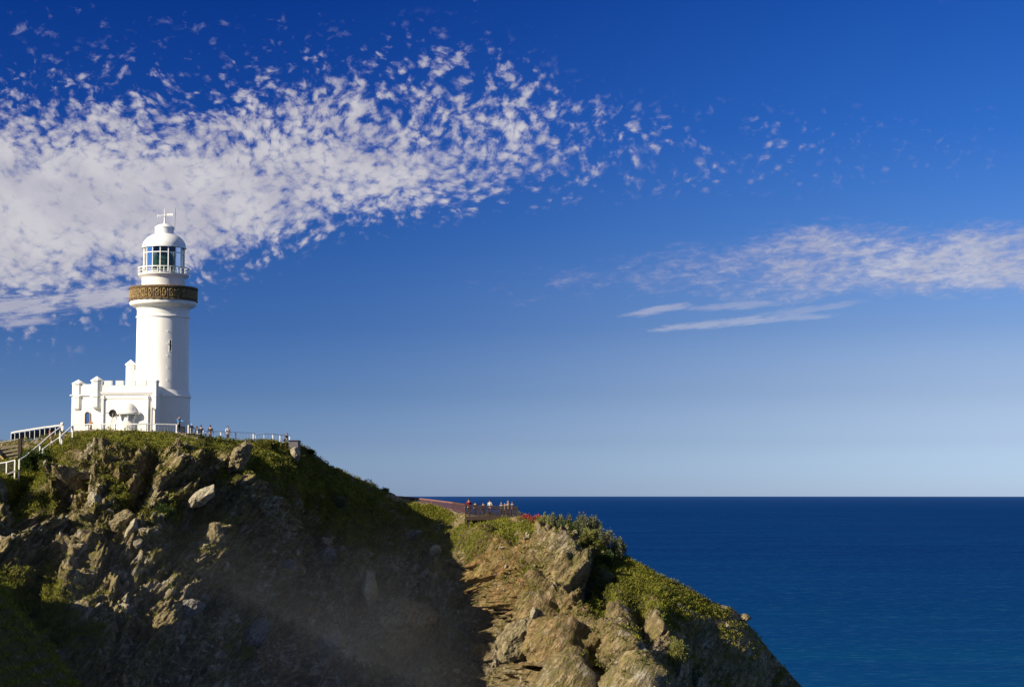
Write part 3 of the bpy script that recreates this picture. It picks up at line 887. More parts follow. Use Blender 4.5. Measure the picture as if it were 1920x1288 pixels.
    for k in range(16):
        a0 = 2 * math.pi * k / 16; a1 = 2 * math.pi * (k + 1) / 16
        gl = MB()
        p0 = (RL * math.cos(a0), RL * math.sin(a0)); p1 = (RL * math.cos(a1), RL * math.sin(a1))
        gl.v = [(p0[0], p0[1], zl), (p1[0], p1[1], zl), (p1[0], p1[1], zt), (p0[0], p0[1], zt)]; gl.f = [(0, 1, 2, 3)]
        gl.build('glass_pane', M_GLASS, ln)
        MB().bar((p0[0] * 1.01, p0[1] * 1.01, zl), (p0[0] * 1.01, p0[1] * 1.01, zt + .05), .105, .105).build('mullion', M_WMET, ln)
    for z, w in ((zm, .09), (hz(512), .09)):
        hb = MB()
        for k in range(16):
            a0 = 2 * math.pi * k / 16; a1 = 2 * math.pi * (k + 1) / 16
            hb.bar((RL * 1.012 * math.cos(a0), RL * 1.012 * math.sin(a0), z), (RL * 1.012 * math.cos(a1), RL * 1.012 * math.sin(a1), z), w, w)
        hb.build('glazing_bar', M_WMET, ln)
    # lens and its pedestal
    ls = MB()
    prof = []
    z0, z9 = hz(512), hz(472)
    for i in range(41):
        t = i / 40; rr = 1.12 * (1 - .55 * abs(t - .5) ** 2.2 * 3.6) + (.035 if i % 2 else 0)
        prof.append((max(rr, .2), z0 + (z9 - z0) * t))
    ls.lathe(prof, 24, caps=True)
    lo = ls.build('lens', M_LENS, root)
    fr = MB()
    for k in range(8):
        a = 2 * math.pi * (k + .35) / 8
        fr.bar((1.2 * math.cos(a), 1.2 * math.sin(a), z0), (1.2 * math.cos(a), 1.2 * math.sin(a), z9 - .1), .07, .07)
        a2 = 2 * math.pi * (k + 1.35) / 8
        fr.bar((1.2 * math.cos(a), 1.2 * math.sin(a), (z0 + z9) / 2), (1.2 * math.cos(a2), 1.2 * math.sin(a2), (z0 + z9) / 2), .07, .07)
    fr.build('lens_frame', M_BRASS, lo)
    MB().lathe([(1.5, zl + .01), (1.5, zl + .25), (.9, zl + .3), (.9, z0 + .05)], 32, caps=True).build('lens_pedestal', M_DARKIN, root)
    MB().lathe([(RL * .97, zt - .02), (RL * .96, zt - .16), (RL * .6, zt + .03), (.3, zt + .2)], 48).build('lantern_ceiling', M_DARKIN, root, True)
    # dome
    pr = [(r(38.2), zt - .03), (r(41.6), zt - .03), (r(41.6), zt + .09)]
    zc = hz(439.5)
    for i in range(0, 15):
        t = i / 14
        a = t * math.radians(66)
        pr.append((r(40.8) * math.cos(a) ** .92, zt + .1 + (zc - zt - .1) * (math.sin(a) / math.sin(math.radians(66)))))
    dm = MB().lathe(pr, 96).build('dome', M_DOMEW, root, True)
    rn = r(17.7); zn = hz(428.5)
    MB().lathe([(rn, zc - .15), (rn, zn), (rn + .06, zn + .02), (rn + .05, zn + .1), (rn * .9, hz(424.6)), (rn * .62, hz(421.8)), (rn * .28, hz(420.2)), (.09, hz(419)), (.075, hz(412)), (.05, hz(403))], 48).build('ventilator', M_DOMEW, dm, True)
    v = MB().bar((0, 0, hz(412)), (0, 0, hz(392)), .075, .075, 8).build('finial', M_WMET, root)
    vz = hz(403.5)
    MB().bar((-.72, 0, vz - .03), (.9, 0, vz + .03), .075, .075, 6).box(.28, .95, -.03, .03, vz - .08, vz + .18).bar((-.8, 0, vz + .12), (-.8, 0, vz - .32), .07, .07, 6).bar((-.8, 0, vz), (-.45, 0, vz - .2), .05, .05).build('wind_vane', M_WMET, v)
    MB().bar((0, -.5, vz - .22), (0, .5, vz - .18), .05, .05, 6).build('compass_arm', M_WMET, v)
    MB().bar((r(20), -.2, hz(432)), (r(21.5), -.2, hz(390)), .035, .035, 6).bar((r(17.4), -.2, hz(431)), (r(20.3), -.2, hz(431)), .05, .05, 6).build('lightning_rod', M_DARK, root)
build_tower()

# ------------------------------------------------------------------ annex
YA = 202.5
PA = F / YA * 1.003
AB = atv(290, 815, YA)
def build_annex():
    root = empty('annex', AB, math.radians(-4))
    tag(root, 'low white castellated building with corner turrets at the foot of the lighthouse', 'building')
    X = lambda px: (px - 290) / PA
    Z = lambda py: (815 - py) / PA
    D = 7.5
    zc, zp = Z(737), Z(722)
    # walls
    MB().box(X(189), X(290), 0, D, -2.5, zc).build('wall', M_WHITE, root, bevel=.02)
    MB().box(X(126.5), X(189) - .003, .55, D - .5, -2.5, Z(741)).build('side_wing', M_WHITE, root, bevel=.02)
    # cornice mouldings
    MB().box(X(186), X(292), -.18, D + .1, zc, zc + .14).box(X(187), X(291), -.10, D + .05, zc - .14, zc - .003).build('cornice', M_WHITE, root, bevel=.02)
    MB().box(X(123.5), X(186) - .003, .38, D - .4, Z(741), Z(741) + .14).build('wing_cornice', M_WHITE, root, bevel=.02)
    # parapet
    MB().box(X(188.5), X(289), -.03, .30, zc + .143, zp).box(X(288), X(290) + .02, .303, D, zc + .143, zp).build('parapet', M_WHITE, root, bevel=.015)
    MB().box(X(127.5), X(188), .50, .80, Z(741) + .143, Z(719)).build('wing_parapet', M_WHITE, root, bevel=.015)
    for a, b_ in ((192, 206), (214, 228.5), (240, 252), (260, 273)):
        MB().box(X(a), X(b_), -.05, .32, zp + .002, Z(714.5)).box(X(a) - .03, X(b_) + .03, -.08, .35, Z(714.5) + .002, Z(713)).build('merlon', M_WHITE, root, bevel=.015)
    # panel frame: pilasters and lintel leave a sunk field between them
    for a in (187.5, 273.5):
        pl = MB().box(X(a), X(a + 4.6), -.16, -.002, -2.5, Z(748)).box(X(a) - .08, X(a + 4.6) + .08, -.20, -.003, Z(748) + .002, Z(744)).box(X(a) - .03, X(a + 4.6) + .03, -.18, -.003, Z(744) + .002, Z(741))
        pl.build('pilaster', M_WHITE, root, bevel=.015)
    MB().box(X(194), X(272), -.07, -.002, Z(746.5), Z(743.5)).build('lintel', M_WHITE, root)
    # turrets
    def turret(pc, w, top, eave, bot, y, cap=True, name='turret'):
        t = MB(); R = w / 2 / PA / math.cos(math.pi / 8)
        def octa(R, z0, z1, R2=None):
            R2 = R if R2 is None else R2
            t.lathe([(R, z0), (R2, z1)], 8, (X(pc), y), math.pi / 8, 2 * math.pi + math.pi / 8, caps=True)
        octa(R * .82, Z(bot), Z(bot - 3), R)
        octa(R, Z(bot - 3) + .002, Z(744))
        octa(R * 1.12, Z(744) + .002, Z(741))
        octa(R * .96, Z(741) + .002, Z(eave))
        octa(R * 1.14, Z(eave) + .002, Z(eave - 2.5))
        o = t.build(name, M_WHITE, root, bevel=.01)
        c = MB()
        if cap:
            c.lathe([(R * 1.1, Z(eave - 2.5) + .002), (.02, Z(top))], 8, (X(pc), y), math.pi / 8, 2 * math.pi + math.pi / 8, caps=True)
        else:
            c.lathe([(R * 1.1, Z(eave - 2.5) + .002), (R * .9, Z(top))], 8, (X(pc), y), math.pi / 8, 2 * math.pi + math.pi / 8, caps=True)
        c.build('turret_cap', M_WHITE, o)
    turret(137.5, 20.5, 709.5, 719, 768, .95)
    turret(176.5, 19.5, 704, 714, 765, .28)
    turret(290.5, 11, 712, 716.5, 768, 0.05, False)
    turret(217, 17.5, 667, 678, 722, 5.2)
    MB().box(X(211), X(240), 5.0, 7.0, zc, Z(720) + .5).box(X(222), X(238), 4.9, 6.5, zc + .01, Z(688)).build('stair_block', M_WHITE, root, bevel=.02)
    # apse with half dome
    ac = X(234.5); ra = 1.16
    ap = MB()
    prof = [(ra * math.cos(a), Z(772) + 1.08 * math.sin(a)) for a in [math.radians(q) for q in range(0, 91, 9)]]
    prof[-1] = (.01, prof[-1][1])
    ap.lathe(prof, 24, (ac, -.01), math.pi, 2 * math.pi)
    ap.v = [(x, y * .62, z) for x, y, z in ap.v]
    ap.build('half_dome', M_WHITE, root, True)
    lg = MB().lathe([(1.50, Z(777)), (1.58, Z(776)), (1.58, Z(772.5)), (1.1, Z(772) + .01)], 24, (ac, -.004), math.pi, 2 * math.pi, caps=True)
    lg.v = [(x, y * .62, z) for x, y, z in lg.v]
    lg.build('apse_ledge', M_WHITE, root, True)
    aw = MB().lathe([(1.0, -2.5), (1.0, Z(777))], 24, (ac, -.006), math.pi, 2 * math.pi)
    aw.v = [(x, y * .5, z) for x, y, z in aw.v]
    aw.build('apse_wall', M_WHITE, root, True)
    for q in (-62, -20, 20, 62):
        a = math.radians(q - 90); p = MB()
        for k in range(4):
            r0, r1 = 1.0, 1.38 - k * .09; zt = Z(777) - .002 - k * .16
            ca, sa = math.cos(a), math.sin(a)
            p.bar((ac + r0 * ca, r0 * sa * .5, zt - .08), (ac + r1 * ca, r1 * sa * .6, zt - .08), .12, .16)
        p.build('bracket', M_WHITE, root)
    # arched window in the wing
    xw = X(158); zs = Z(776); w = 4.4 / PA; yw = .55
    def arch(wd, yy, z0):
        P = [(xw - wd, yy, z0)] + [(xw - wd * math.cos(a), yy, zs + wd * math.sin(a)) for a in [math.pi * k / 12 for k in range(13)]] + [(xw + wd, yy, z0)]
        return P
    pa = arch(w, yw - .012, Z(797)); g = MB(); g.v = pa; g.f = [tuple(range(len(pa)))]
    wf = MB()
    A, B = arch(w, yw - .10, Z(797)), arch(w * 1.22, yw - .10, Z(797)); A2 = [(x, yw - .005, z) for x, y, z in A]; B2 = [(x, yw - .005, z) for x, y, z in B]
    wf.v = A + B + A2 + B2; n = len(A)
    for i in range(n - 1):
        wf.f += [(i, i + 1, n + i + 1, n + i), (i, 2 * n + i, 2 * n + i + 1, i + 1), (n + i, n + i + 1, 3 * n + i + 1, 3 * n + i)]
    fo = wf.build('arched_window', M_OCHREF, root)
    g.build('pane', M_PANE, fo)
    # small pipe fittings beside the right turret
    MB().bar((X(277.5), -.3, Z(752)), (X(277.5), -.3, Z(812)), .08, .08, 8).bar((X(275), -.3, Z(741)), (X(277.5), -.3, Z(752)), .07, .07, 8).build('downpipe', M_WHITE, root)
    MB().box(X(285), X(291), -.25, -.02, Z(767), Z(763)).build('wall_box', M_CONC, root, bevel=.02)
    # plinth
    MB().box(X(187), X(291.5), -.12, -.001, -2.5, Z(809)).box(X(125.5), X(186), .42, .549, -2.5, Z(809)).build('plinth', M_WHITE, root)
build_annex()

# dark round dish on a stand in front
p = atv(211, 812, 199.5)
r_ = empty('dish_stand', p); tag(r_, 'dark round dish on a thin spindly stand before the white half dome', 'dish')
dz = (812 - 775) / (F / 199.5)
b_ = MB()
for q in range(3):
    a = 2 * math.pi * q / 3 + .5
    b_.bar((.55 * math.cos(a), .55 * math.sin(a), -.2), (.05 * math.cos(a), .05 * math.sin(a), dz - .3), .05, .05, 6)
b_.bar((0, 0, dz - .4), (0, 0, dz), .07, .07, 8).build('tripod', M_GREYW, r_)
ds = MB()
pr = [(.43 * math.sin(a), -.14 * math.cos(a)) for a in [math.radians(k) for k in range(2, 91, 8)]]
pr += [(.40 * math.sin(a), .05 - .10 * math.cos(a)) for a in [math.radians(k) for k in range(90, 1, -8)]]
ds.lathe(pr, 24)
ds.v = [(x + .0, z * -1.0 - .05, y + dz) for x, y, z in ds.v]
d_ = ds.build('dish', M_DARK, r_, True)
MB().bar((.1, -.15, dz), (-.72, -.45, dz + .02), .05, .05, 6).bar((-.1, -.2, dz + .2), (-.45, -.35, dz + .03), .03, .03, 6).build('feed_arm', M_DARK, d_)

# ------------------------------------------------------------------ fences
def wires(mb, a, b_, ha, hb, step=.28, rows=6, t=.014, z0=.08):
    """wire mesh between two posts, a/b at the foot"""
    a = Vector(a); b_ = Vector(b_); L = (b_ - a).length
    n = max(2, int(L / step))
    for i in range(1, n):
        q = a.lerp(b_, i / n); h = ha + (hb - ha) * i / n
        mb.bar(q + Vector((0, 0, z0)), q + Vector((0, 0, h)), t, t)
    for k in range(rows):
        f = (k + .5) / rows
        mb.bar(a + Vector((0, 0, z0 + (ha - z0) * f)), b_ + Vector((0, 0, z0 + (hb - z0) * f)), t, t)

def fence(name, label, pts, Yf, m_post, m_rail, wpost=.13, wrail=.10, thin=(), mesh=None, m_mesh=None, group=None, step=.28, rows=6, low=None, t=.014):
    """pts: list of (px, py_rail, py_foot)"""
    root = empty(name, atv(pts[0][0], pts[0][2], Yf(pts[0][0])))
    O = Vector(root.location)
    tag(root, label, 'fence', group)
    tops = []; feet = []
    for px, pr, pf in pts:
        Y = Yf(px)
        tops.append(atv(px, pr, Y) - O); ft = atv(px, pf, Y) - O
        feet.append(Vector((tops[-1].x, tops[-1].y, ft.z)))
    for i, (a, b_) in enumerate(zip(feet, tops)):
        w = wpost * (.5 if i in thin else 1)
        MB().box(a.x - w / 2, a.x + w / 2, a.y - w / 2, a.y + w / 2, a.z - .9, b_.z + .02).build('post', m_post[i] if isinstance(m_post, (list, tuple)) else m_post, root, bevel=.01)
    for i in range(len(tops) - 1):
        mt = m_rail[i] if isinstance(m_rail, (list, tuple)) else m_rail
        MB().bar(tops[i] + Vector((0, 0, .045)), tops[i + 1] + Vector((0, 0, .045)), wrail * .95, wrail).build('rail', mt, root)
        if low: MB().bar(feet[i] + Vector((0, .0, low)), feet[i + 1] + Vector((0, 0, low)), wrail * .6, wrail * .6).build('lower_rail', mt, root)
        if mesh:
            mb = MB(); wires(mb, feet[i], feet[i + 1], tops[i].z - feet[i].z, tops[i + 1].z - feet[i + 1].z, step, rows, t)
            mb.build('wire_mesh', m_mesh or M_GREYW, root)
    return root
cy = lambda px: float(crest_Y(px)) + 1.3
W, K_ = M_WMET, M_DARK
fence('terrace_fence', 'white railed mesh fence along the grass lip in front of the annex',
      [(137, 797, 812), (166, 796, 812), (191, 795.5, 812), (217, 795.5, 812), (257, 795.5, 812), (275, 795.5, 812), (291, 795.5, 813), (331, 796.5, 813)],
      cy, [W, K_, K_, K_, K_, K_, W, W], W, thin=(1, 2, 3, 4, 5), mesh=True)
fence('short_fence', 'short stepped white fence just right of the person in the blue top',
      [(353, 798.5, 813), (358, 800.5, 813), (370, 806, 816)], cy, W, W, mesh=True)
fence('path_fence', 'long white posted fence running down to the dark block at the terrace end',
      [(381, 808, 822), (386, 809.5, 825), (414, 809.5, 827), (442, 811, 828), (475, 812.5, 829), (479, 816, 829), (495, 813.8, 829), (511.5, 814.5, 830), (525, 816, 830), (543, 816.5, 830)],
      cy, W, W, wrail=.06, thin=(0, 5, 6), mesh=True, low=.35, step=.5, rows=4)
for i, (a, b_, lb) in enumerate(((418, 424, 'short white kerb board beside the person in patterned trousers'), (430, 475, 'long white kerb board at the foot of the path fence'))):
    q0, q1 = atv(a, 826.5, cy(a) - .3), atv(b_, 828, cy(b_) - .3)
    o = MB().bar((0, 0, .05), q1 - q0 + Vector((0, 0, .05)), .12, .22).build('kerb_board', M_WMET); o.location = q0
    tag(o, lb, 'kerb board', 'white boards along the path')
q = atv(552, 838, 205.5)
o = empty('stone_block', q); tag(o, 'dark squared block ending the terrace at the top of the slope', 'block')
MB().box(-.55, .5, -.7, 1.5, -1.0, .62).build('plinth', M_ROOF, o, bevel=.03)
MB().box(-.62, .57, -.77, 1.57, .622, .74).build('capstone', M_DARK, o, bevel=.02)

# left boardwalk, stairs and handrails
def Yl(px): return 191.5
bw = fence('boardwalk_railing', 'white railing with dark glass panels above the grassy bank', [(21, 812, 827), (28, 810.5, 826), (37, 809, 825), (47, 807.5, 824.5), (56, 806, 824), (65, 804.5, 824), (75, 803, 823.5), (84, 801.5, 823), (94, 800.5, 823), (104, 799, 822), (114, 798, 822)],
           Yl, W, W, wpost=.06, wrail=.16)
O = Vector(bw.location)
for a, b_, ta, tb in ((21, 28, 812, 810.5), (28, 37, 810.5, 809), (37, 47, 809, 807.5), (47, 56, 807.5, 806), (56, 65, 806, 804.5), (65, 75, 804.5, 803), (75, 84, 803, 801.5), (84, 94, 801.5, 800.5), (94, 104, 800.5, 799), (104, 114, 799, 798)):
    A, B = atv(a + .5, ta + 1, 191.5) - O, atv(b_ - .5, tb + 1, 191.5) - O
    MB().box(A.x, B.x, -.012, .012, A.z - .85, min(A.z, B.z) - .02).build('glass_panel', M_SMOKE, bw)
o = MB().box(-.13, .13, -.13, .13, -.3, 1.32).lathe([(.02, 1.32), (.17, 1.38), (.21, 1.5), (.17, 1.62), (.02, 1.68)], 12, caps=True).build('newel_post', M_WMET, None, bevel=.0)
o.location = atv(116.5, 822, 190.5); tag(o, 'white newel post with ball cap where the two handrails meet', 'post')

YH = lambda a, b_: float(surf(a, b_).y)
def handrail(name, label, pts, Yo, w=.12, posts=()):
    Y = lambda q: float(np.interp(q, [36, 60, 85, 110, 136], [YH(36, 884), YH(60, 868), YH(85, 848), YH(110, 830), YH(136, 814)])) + Yo
    O = atv(pts[0][0], pts[0][1], Y(pts[0][0])); root = empty(name, O); tag(root, label, 'handrail')
    P = [atv(a, b_, Y(a)) - O for a, b_ in pts]
    mb = MB()
    for p, q in zip(P[:-1], P[1:]): mb.bar(p, q, w, w, 8)
    mb.build('rail', M_WMET, root)
    for a, b_, c in posts:
        p = atv(a, b_, Y(a)) - O; q = atv(a, c, Y(a)) - O
        MB().box(p.x - .065, p.x + .065, p.y - .065, p.y + .065, q.z - 1.4, p.z).build('post', M_WMET, root, bevel=.01)
    return root
handrail('stair_handrail', 'upper white handrail climbing beside the bush to the newel post', [(36, 862), (48, 855), (62, 843), (78, 830), (92, 817), (113, 801)], -1.9, .13, ((36, 862, 882), (75, 832, 846), (113, 801, 818)))
handrail('stair_handrail', 'lower white handrail in front of the walker on the steps', [(80, 842), (97, 830), (115, 817), (125, 808), (136, 798)], -1.7, .13, ((80, 842, 848), (116, 816, 824), (136, 798, 812)))
YST = lambda q: float(np.interp(q, [36, 60, 85, 110, 136], [YH(36, 884), YH(60, 868), YH(85, 848), YH(110, 830), YH(136, 814)]))
st = empty('stairs', atv(40, 884, YST(40))); tag(st, 'timber edged steps climbing the grassy bank between the white handrails', 'stairs')
O = Vector(st.location)
for k in range(22):
    t = k / 21; c = atv(44 + 88 * t, 882 - 64 * t, YST(44 + 88 * t) + .1) - O
    MB().box(c.x - .28, c.x + .28, c.y - .4, c.y + .8, c.z - .35, c.z).build('step', M_CONC, st, bevel=.015)

YS = lambda px, py: float(surf(px, py).y)
YLF = min(YS(5, 893), YS(28, 884)) - .3
lf = fence('lower_fence', 'white fence with dark mesh panels at the foot of the steps', [(-14, 871, 900), (12.5, 867, 891), (28, 863, 883)], lambda px: YLF, W, W, mesh=True, m_mesh=M_DARK, step=.10, rows=10, t=.03)
O = Vector(lf.location)
MB().bar(atv(-14, 900, YLF) - O, atv(28, 883, YLF) - O, .16, .14).build('kerb', M_CONC, lf)

YR = YS(20, 866) + .2
rw = empty('retaining_wall', atv(37, 864, YR)); tag(rw, 'stacked weathered sleepers held by a thick dark post on the bank', 'retaining wall')
O = Vector(rw.location)
p, q = atv(37.5, 822, YR) - O, atv(36, 866, YR) - O
MB().box(-.17, .17, -.17, .17, q.z - .4, p.z).build('post', M_DTIMB, rw, bevel=.02)
for k, (ya, yb) in enumerate(((841, 835), (848, 842), (854, 849), (860, 856), (866, 862))):
    A, B = atv(2 + k * 3.5, ya, YR + .15) - O, atv(35, yb, YR + .15) - O
    MB().bar(A, B, .3, .2).build('sleeper', M_GTIMB, rw)
MB().bar(atv(-14, 831.5, YR + .3) - O, atv(20, 825.5, YR + .3) - O, .2, .10).bar(atv(20, 825.5, YR + .3) - O, atv(36, 822.8, YR + .3) - O, .2, .10).build('top_board', M_CONC, rw)
hr = empty('hut', atv(-12, 870, YR - .6)); tag(hr, 'corner of a small hut with grey sloping roof and ochre edge', 'hut')
O = Vector(hr.location); A, B = atv(-34, 822, YR - .6) - O, atv(13, 866, YR - .6) - O
roof = MB(); n_ = Vector((.65, 0, .65))
roof.v = [tuple(A), tuple(B), tuple(B + Vector((0, 3, 0))), tuple(A + Vector((0, 3, 0))), tuple(A - Vector((0, 0, .14))), tuple(B - Vector((0, 0, .14))), tuple(B + Vector((0, 3, -.14))), tuple(A + Vector((0, 3, -.14)))]
roof.f = [(0, 1, 2, 3), (4, 7, 6, 5), (0, 4, 5, 1), (1, 5, 6, 2), (2, 6, 7, 3), (3, 7, 4, 0)]
roof.build('roof', M_ROOF, hr)
MB().bar(A + Vector((0, -.06, -.02)), B + Vector((0, -.06, -.02)), .08, .14).build('fascia', M_OCHREF, hr)
wl = MB(); C0 = A + Vector((-.5, .2, -4)); 
wl.v = [(A.x, .25, A.z - .2), (B.x - .3, .25, B.z + .1), (B.x - .3, .25, B.z - 2.0), (A.x, .25, B.z - 2.0), (A.x, 2.8, A.z - .2), (B.x - .3, 2.8, B.z + .1), (B.x - .3, 2.8, B.z - 2.0), (A.x, 2.8, B.z - 2.0)]
wl.f = [(0, 1, 2, 3), (4, 7, 6, 5), (1, 5, 6, 2), (0, 3, 7, 4)]
wl.build('wall', M_ROOF, hr)

# ------------------------------------------------------------------ lookout
def cyl(px): return float(crest_Y(px)) + .4
fence('lookout_approach_fence', 'reddish rail fence running down the slope to the lookout deck',
      [(747, 931.5, 934), (765, 933, 939), (809, 938, 949), (849, 943, 957), (873, 946.5, 963)], cyl,
      [M_LITRAIL, M_LITRAIL, M_LITRAIL, M_RUST, M_RUST], [M_LITRAIL, M_LITRAIL, M_LITRAIL, M_RUST], wpost=.15, wrail=.17, mesh=True, m_mesh=M_RUST, step=.10, rows=12, low=.1, t=.028)
YD = 208.0
dk = empty('lookout_deck', atv(925, 968, YD)); tag(dk, 'dark timber lookout platform jutting over the cliff edge', 'deck')
O = Vector(dk.location); A, B = atv(872, 966, YD) - O, atv(972, 968, YD) - O
ZD = B.z
MB().box(A.x, B.x, 0, 4.2, ZD - .28, ZD).build('floor', M_DTIMB, dk, bevel=.02)
MB().box(A.x, B.x, -.08, -.003, ZD - .40, ZD + .05).build('edge_beam', M_DTIMB, dk)
for f in (.05, .35, .65, .95):
    x = A.x + (B.x - A.x) * f
    MB().box(x - .12, x + .12, .15, .39, ZD - 2.6, ZD - .283).build('support', M_DTIMB, dk)
fl = fence('lookout_fence', 'dark slatted fence around the edge of the lookout deck', [(873, 947, 967), (880, 948, 967.5), (898, 949, 968), (914, 949.5, 968), (938, 950, 968.5), (949, 950, 968.5), (958, 950, 968.5), (970, 951, 969)],
           lambda px: YD + .12, M_DTIMB, M_DTIMB, wpost=.13, wrail=.13, mesh=True, m_mesh=M_DTIMB, step=.13, rows=2, low=.12, t=.07)
o = fence('lookout_side_fence', 'dark end fence closing the right side of the lookout deck', [(970.5, 951, 969), (967, 950, 967)], lambda px: YD + .3 if px > 970 else YD + 4.0, M_DTIMB, M_DTIMB, mesh=True, m_mesh=M_DTIMB, step=.10, rows=2, t=.05)

# ------------------------------------------------------------------ people
def skin_mesh(verts, edges, radii, name, mat, parent, levels=1, root_i=0):
    me = bpy.data.meshes.new(name); me.from_pydata(verts, edges, [])
    o = bpy.data.objects.new(name, me); COL.objects.link(o)
    m = o.modifiers.new('skin', 'SKIN')
    sv = me.skin_vertices[0].data
    for i, r in enumerate(radii):
        sv[i].radius = (r, r) if not isinstance(r, tuple) else r
        sv[i].use_root = (i == root_i)
    s_ = o.modifiers.new('sub', 'SUBSURF'); s_.levels = levels; s_.render_levels = levels
    dg = bpy.context.evaluated_depsgraph_get()
    nm = bpy.data.meshes.new_from_object(o.evaluated_get(dg))
    bpy.data.objects.remove(o)
    nm.name = name; nm.materials.clear(); nm.materials.append(mat)
    nm.polygons.foreach_set('use_smooth', [True] * len(nm.polygons))
    ob = bpy.data.objects.new(name, nm); COL.objects.link(ob); ob.parent = parent
    return ob
_cl = {}
def cloth(c):
    c = tuple(round(v * (.8 if v > .3 else 1), 3) for v in c)
    if c not in _cl: _cl[c] = simple('cloth', c, .85, 0, .15, .2, 9)
    return _cl[c]
PEOPLE = []
def person(px, py, Y, face, shirt, trousers, label, pose='stand', h=1.7, hair=(.015, .010, .008), hat=None, z=None, lean=0.0, group=None, skirt=False):
    """face: heading in degrees, 0 = towards the camera"""
    P0 = atv(px, py, Y)
    if z is not None: P0.z = z
    root = empty('person', P0, math.radians(face)); k = h / 1.7
    tag(root, label, 'person', group)
    root.scale = (k, k, k)
    fy = -1.0                                  # forward is -Y in local space
    sit = pose == 'sit'
    pel = Vector((0, 0, .92 if not sit else .48))
    tl = math.radians(lean)
    def up(a, b_, x=0): return pel + Vector((x, fy * (math.sin(tl) * a) + b_, math.cos(tl) * a))
    V_ = [pel, up(.16, 0), up(.34, 0), up(.47, 0), up(.55, 0), up(.62, .0 - .01), up(.72, -.02), up(.80, -.01)]
    R_ = [(.13, .10), (.115, .09), (.145, .10), (.12, .085), (.052, .055), (.062, .075), (.078, .095), (.055, .07)]
    E_ = [(i, i + 1) for i in range(7)]
    nose = len(V_); V_ += [up(.68, -.115)]; R_ += [(.016, .016)]; E_ += [(6, nose)]
    arms = {'stand': ((.06, -.05, -.27), (.04, -.22, -.22)), 'walk': ((.07, -.18, -.24), (.02, -.24, -.10)), 'lean': ((.05, -.22, -.22), (-.02, -.25, .02)), 'sit': ((.07, -.12, -.24), (-.03, -.22, -.05)),
            'photo': ((.10, -.16, -.20), (-.10, -.14, .20))}[pose if pose in ('stand', 'walk', 'lean', 'sit', 'photo') else 'stand']
    hands = []
    for s_ in (-1, 1):
        sh = up(.47, 0, s_ * .19)
        a1, a2 = arms
        if pose == 'walk' and s_ > 0: a1, a2 = (.06, .15, -.25), (.03, -.02, -.25)
        el = sh + Vector((s_ * a1[0], a1[1], a1[2])); wr = el + Vector((s_ * a2[0], a2[1], a2[2]))
        d = (wr - el).normalized(); palm = wr + d * .07
        i = len(V_); V_ += [sh, el, wr, palm]; R_ += [(.055, .055), (.042, .042), (.028, .028), (.036, .022)]
        E_ += [(3, i), (i, i + 1), (i + 1, i + 2), (i + 2, i + 3)]
        side = d.cross(Vector((0, 0, 1)));  side = side.normalized() if side.length > .2 else Vector((0, 1, 0))
        dn = Vector((0, 0, -1)) * .35 + Vector((-s_, 0, 0)) * .3
        for q, (off, ln) in enumerate(((-.027, .062), (-.009, .072), (.009, .068), (.027, .052))):
            b0 = palm + side * off + d * .025; b1 = b0 + d * ln * .55; b2 = b1 + (d + dn).normalized() * ln * .5
            j = len(V_); V_ += [b0, b1, b2]; R_ += [(.009, .009)] * 2 + [(.007, .007)]; E_ += [(i + 3, j), (j, j + 1), (j + 1, j + 2)]
        j = len(V_); V_ += [wr + d * .045 - side * .042, wr + d * .075 - side * .060]; R_ += [(.011, .011), (.008, .008)]; E_ += [(i + 3, j), (j, j + 1)]
    legs = []
    for s_ in (-1, 1):
        hp = pel + Vector((s_ * .09, 0, -.05))
        if sit:
            kn = hp + Vector((s_ * .03, fy * .42, .03)); an = kn + Vector((0, .02, -.40))
        elif pose == 'walk':
            kn = Vector((s_ * .09, fy * .12 if s_ < 0 else -fy * .04, .50)); an = Vector((s_ * .09, fy * .20 if s_ < 0 else -fy * .26, .09 if s_ < 0 else .14))
        else:
            kn = Vector((s_ * .10, -.02, .50)); an = Vector((s_ * .11, .02, .08))
        toe = an + Vector((s_ * .02, fy * .17, -.045))
        i = len(V_); V_ += [hp, kn, an, toe]; R_ += [(.088, .088), (.058, .058), (.040, .040), (.042, .030)]
        E_ += [(0, i), (i, i + 1), (i + 1, i + 2), (i + 2, i + 3)]
        legs.append((hp, kn, an))
    b = skin_mesh([tuple(v) for v in V_], E_, R_, 'body', M_SKIN, root)
    # clothing as inflated shells over the same joints
    c = .018
    sv = [up(-.06, 0), up(.16, 0), up(.34, 0), up(.48, 0)]; sr = [(.155, .125), (.135, .11), (.165, .12), (.135, .10)]; se = [(0, 1), (1, 2), (2, 3)]
    for n_, s_ in ((8, -1), (8, 1)):
        base = 9 + (0 if s_ < 0 else 4 + 12 + 2)
        i = len(sv); a_, e_, w_ = V_[base], V_[base + 1], V_[base + 2]
        sv += [a_, e_, e_.lerp(w_, .75)]; sr += [(.075, .075), (.06, .06), (.044, .044)]; se += [(3, i), (i, i + 1), (i + 1, i + 2)]
    skin_mesh([tuple(v) for v in sv], se, sr, 'shirt', cloth(shirt), root)
    tv = [pel + Vector((0, 0, .04)), pel]; tr = [(.145, .12), (.15, .125)]; te = [(0, 1)]
    for hp, kn, an in legs:
        i = len(tv); tv += [hp, kn, kn.lerp(an, .85)]; tr += [(.112, .112), (.082, .082), (.068, .068)]; te += [(1, i), (i, i + 1), (i + 1, i + 2)]
    skin_mesh([tuple(v) for v in tv], te, tr, 'trousers', cloth(trousers), root)
    hd = up(.735, .012)
    hb = MB()
    pr = [(.105 * math.cos(a) , .115 * math.sin(a)) for a in [math.radians(q) for q in range(-30, 91, 15)]]; pr[-1] = (.001, pr[-1][1])
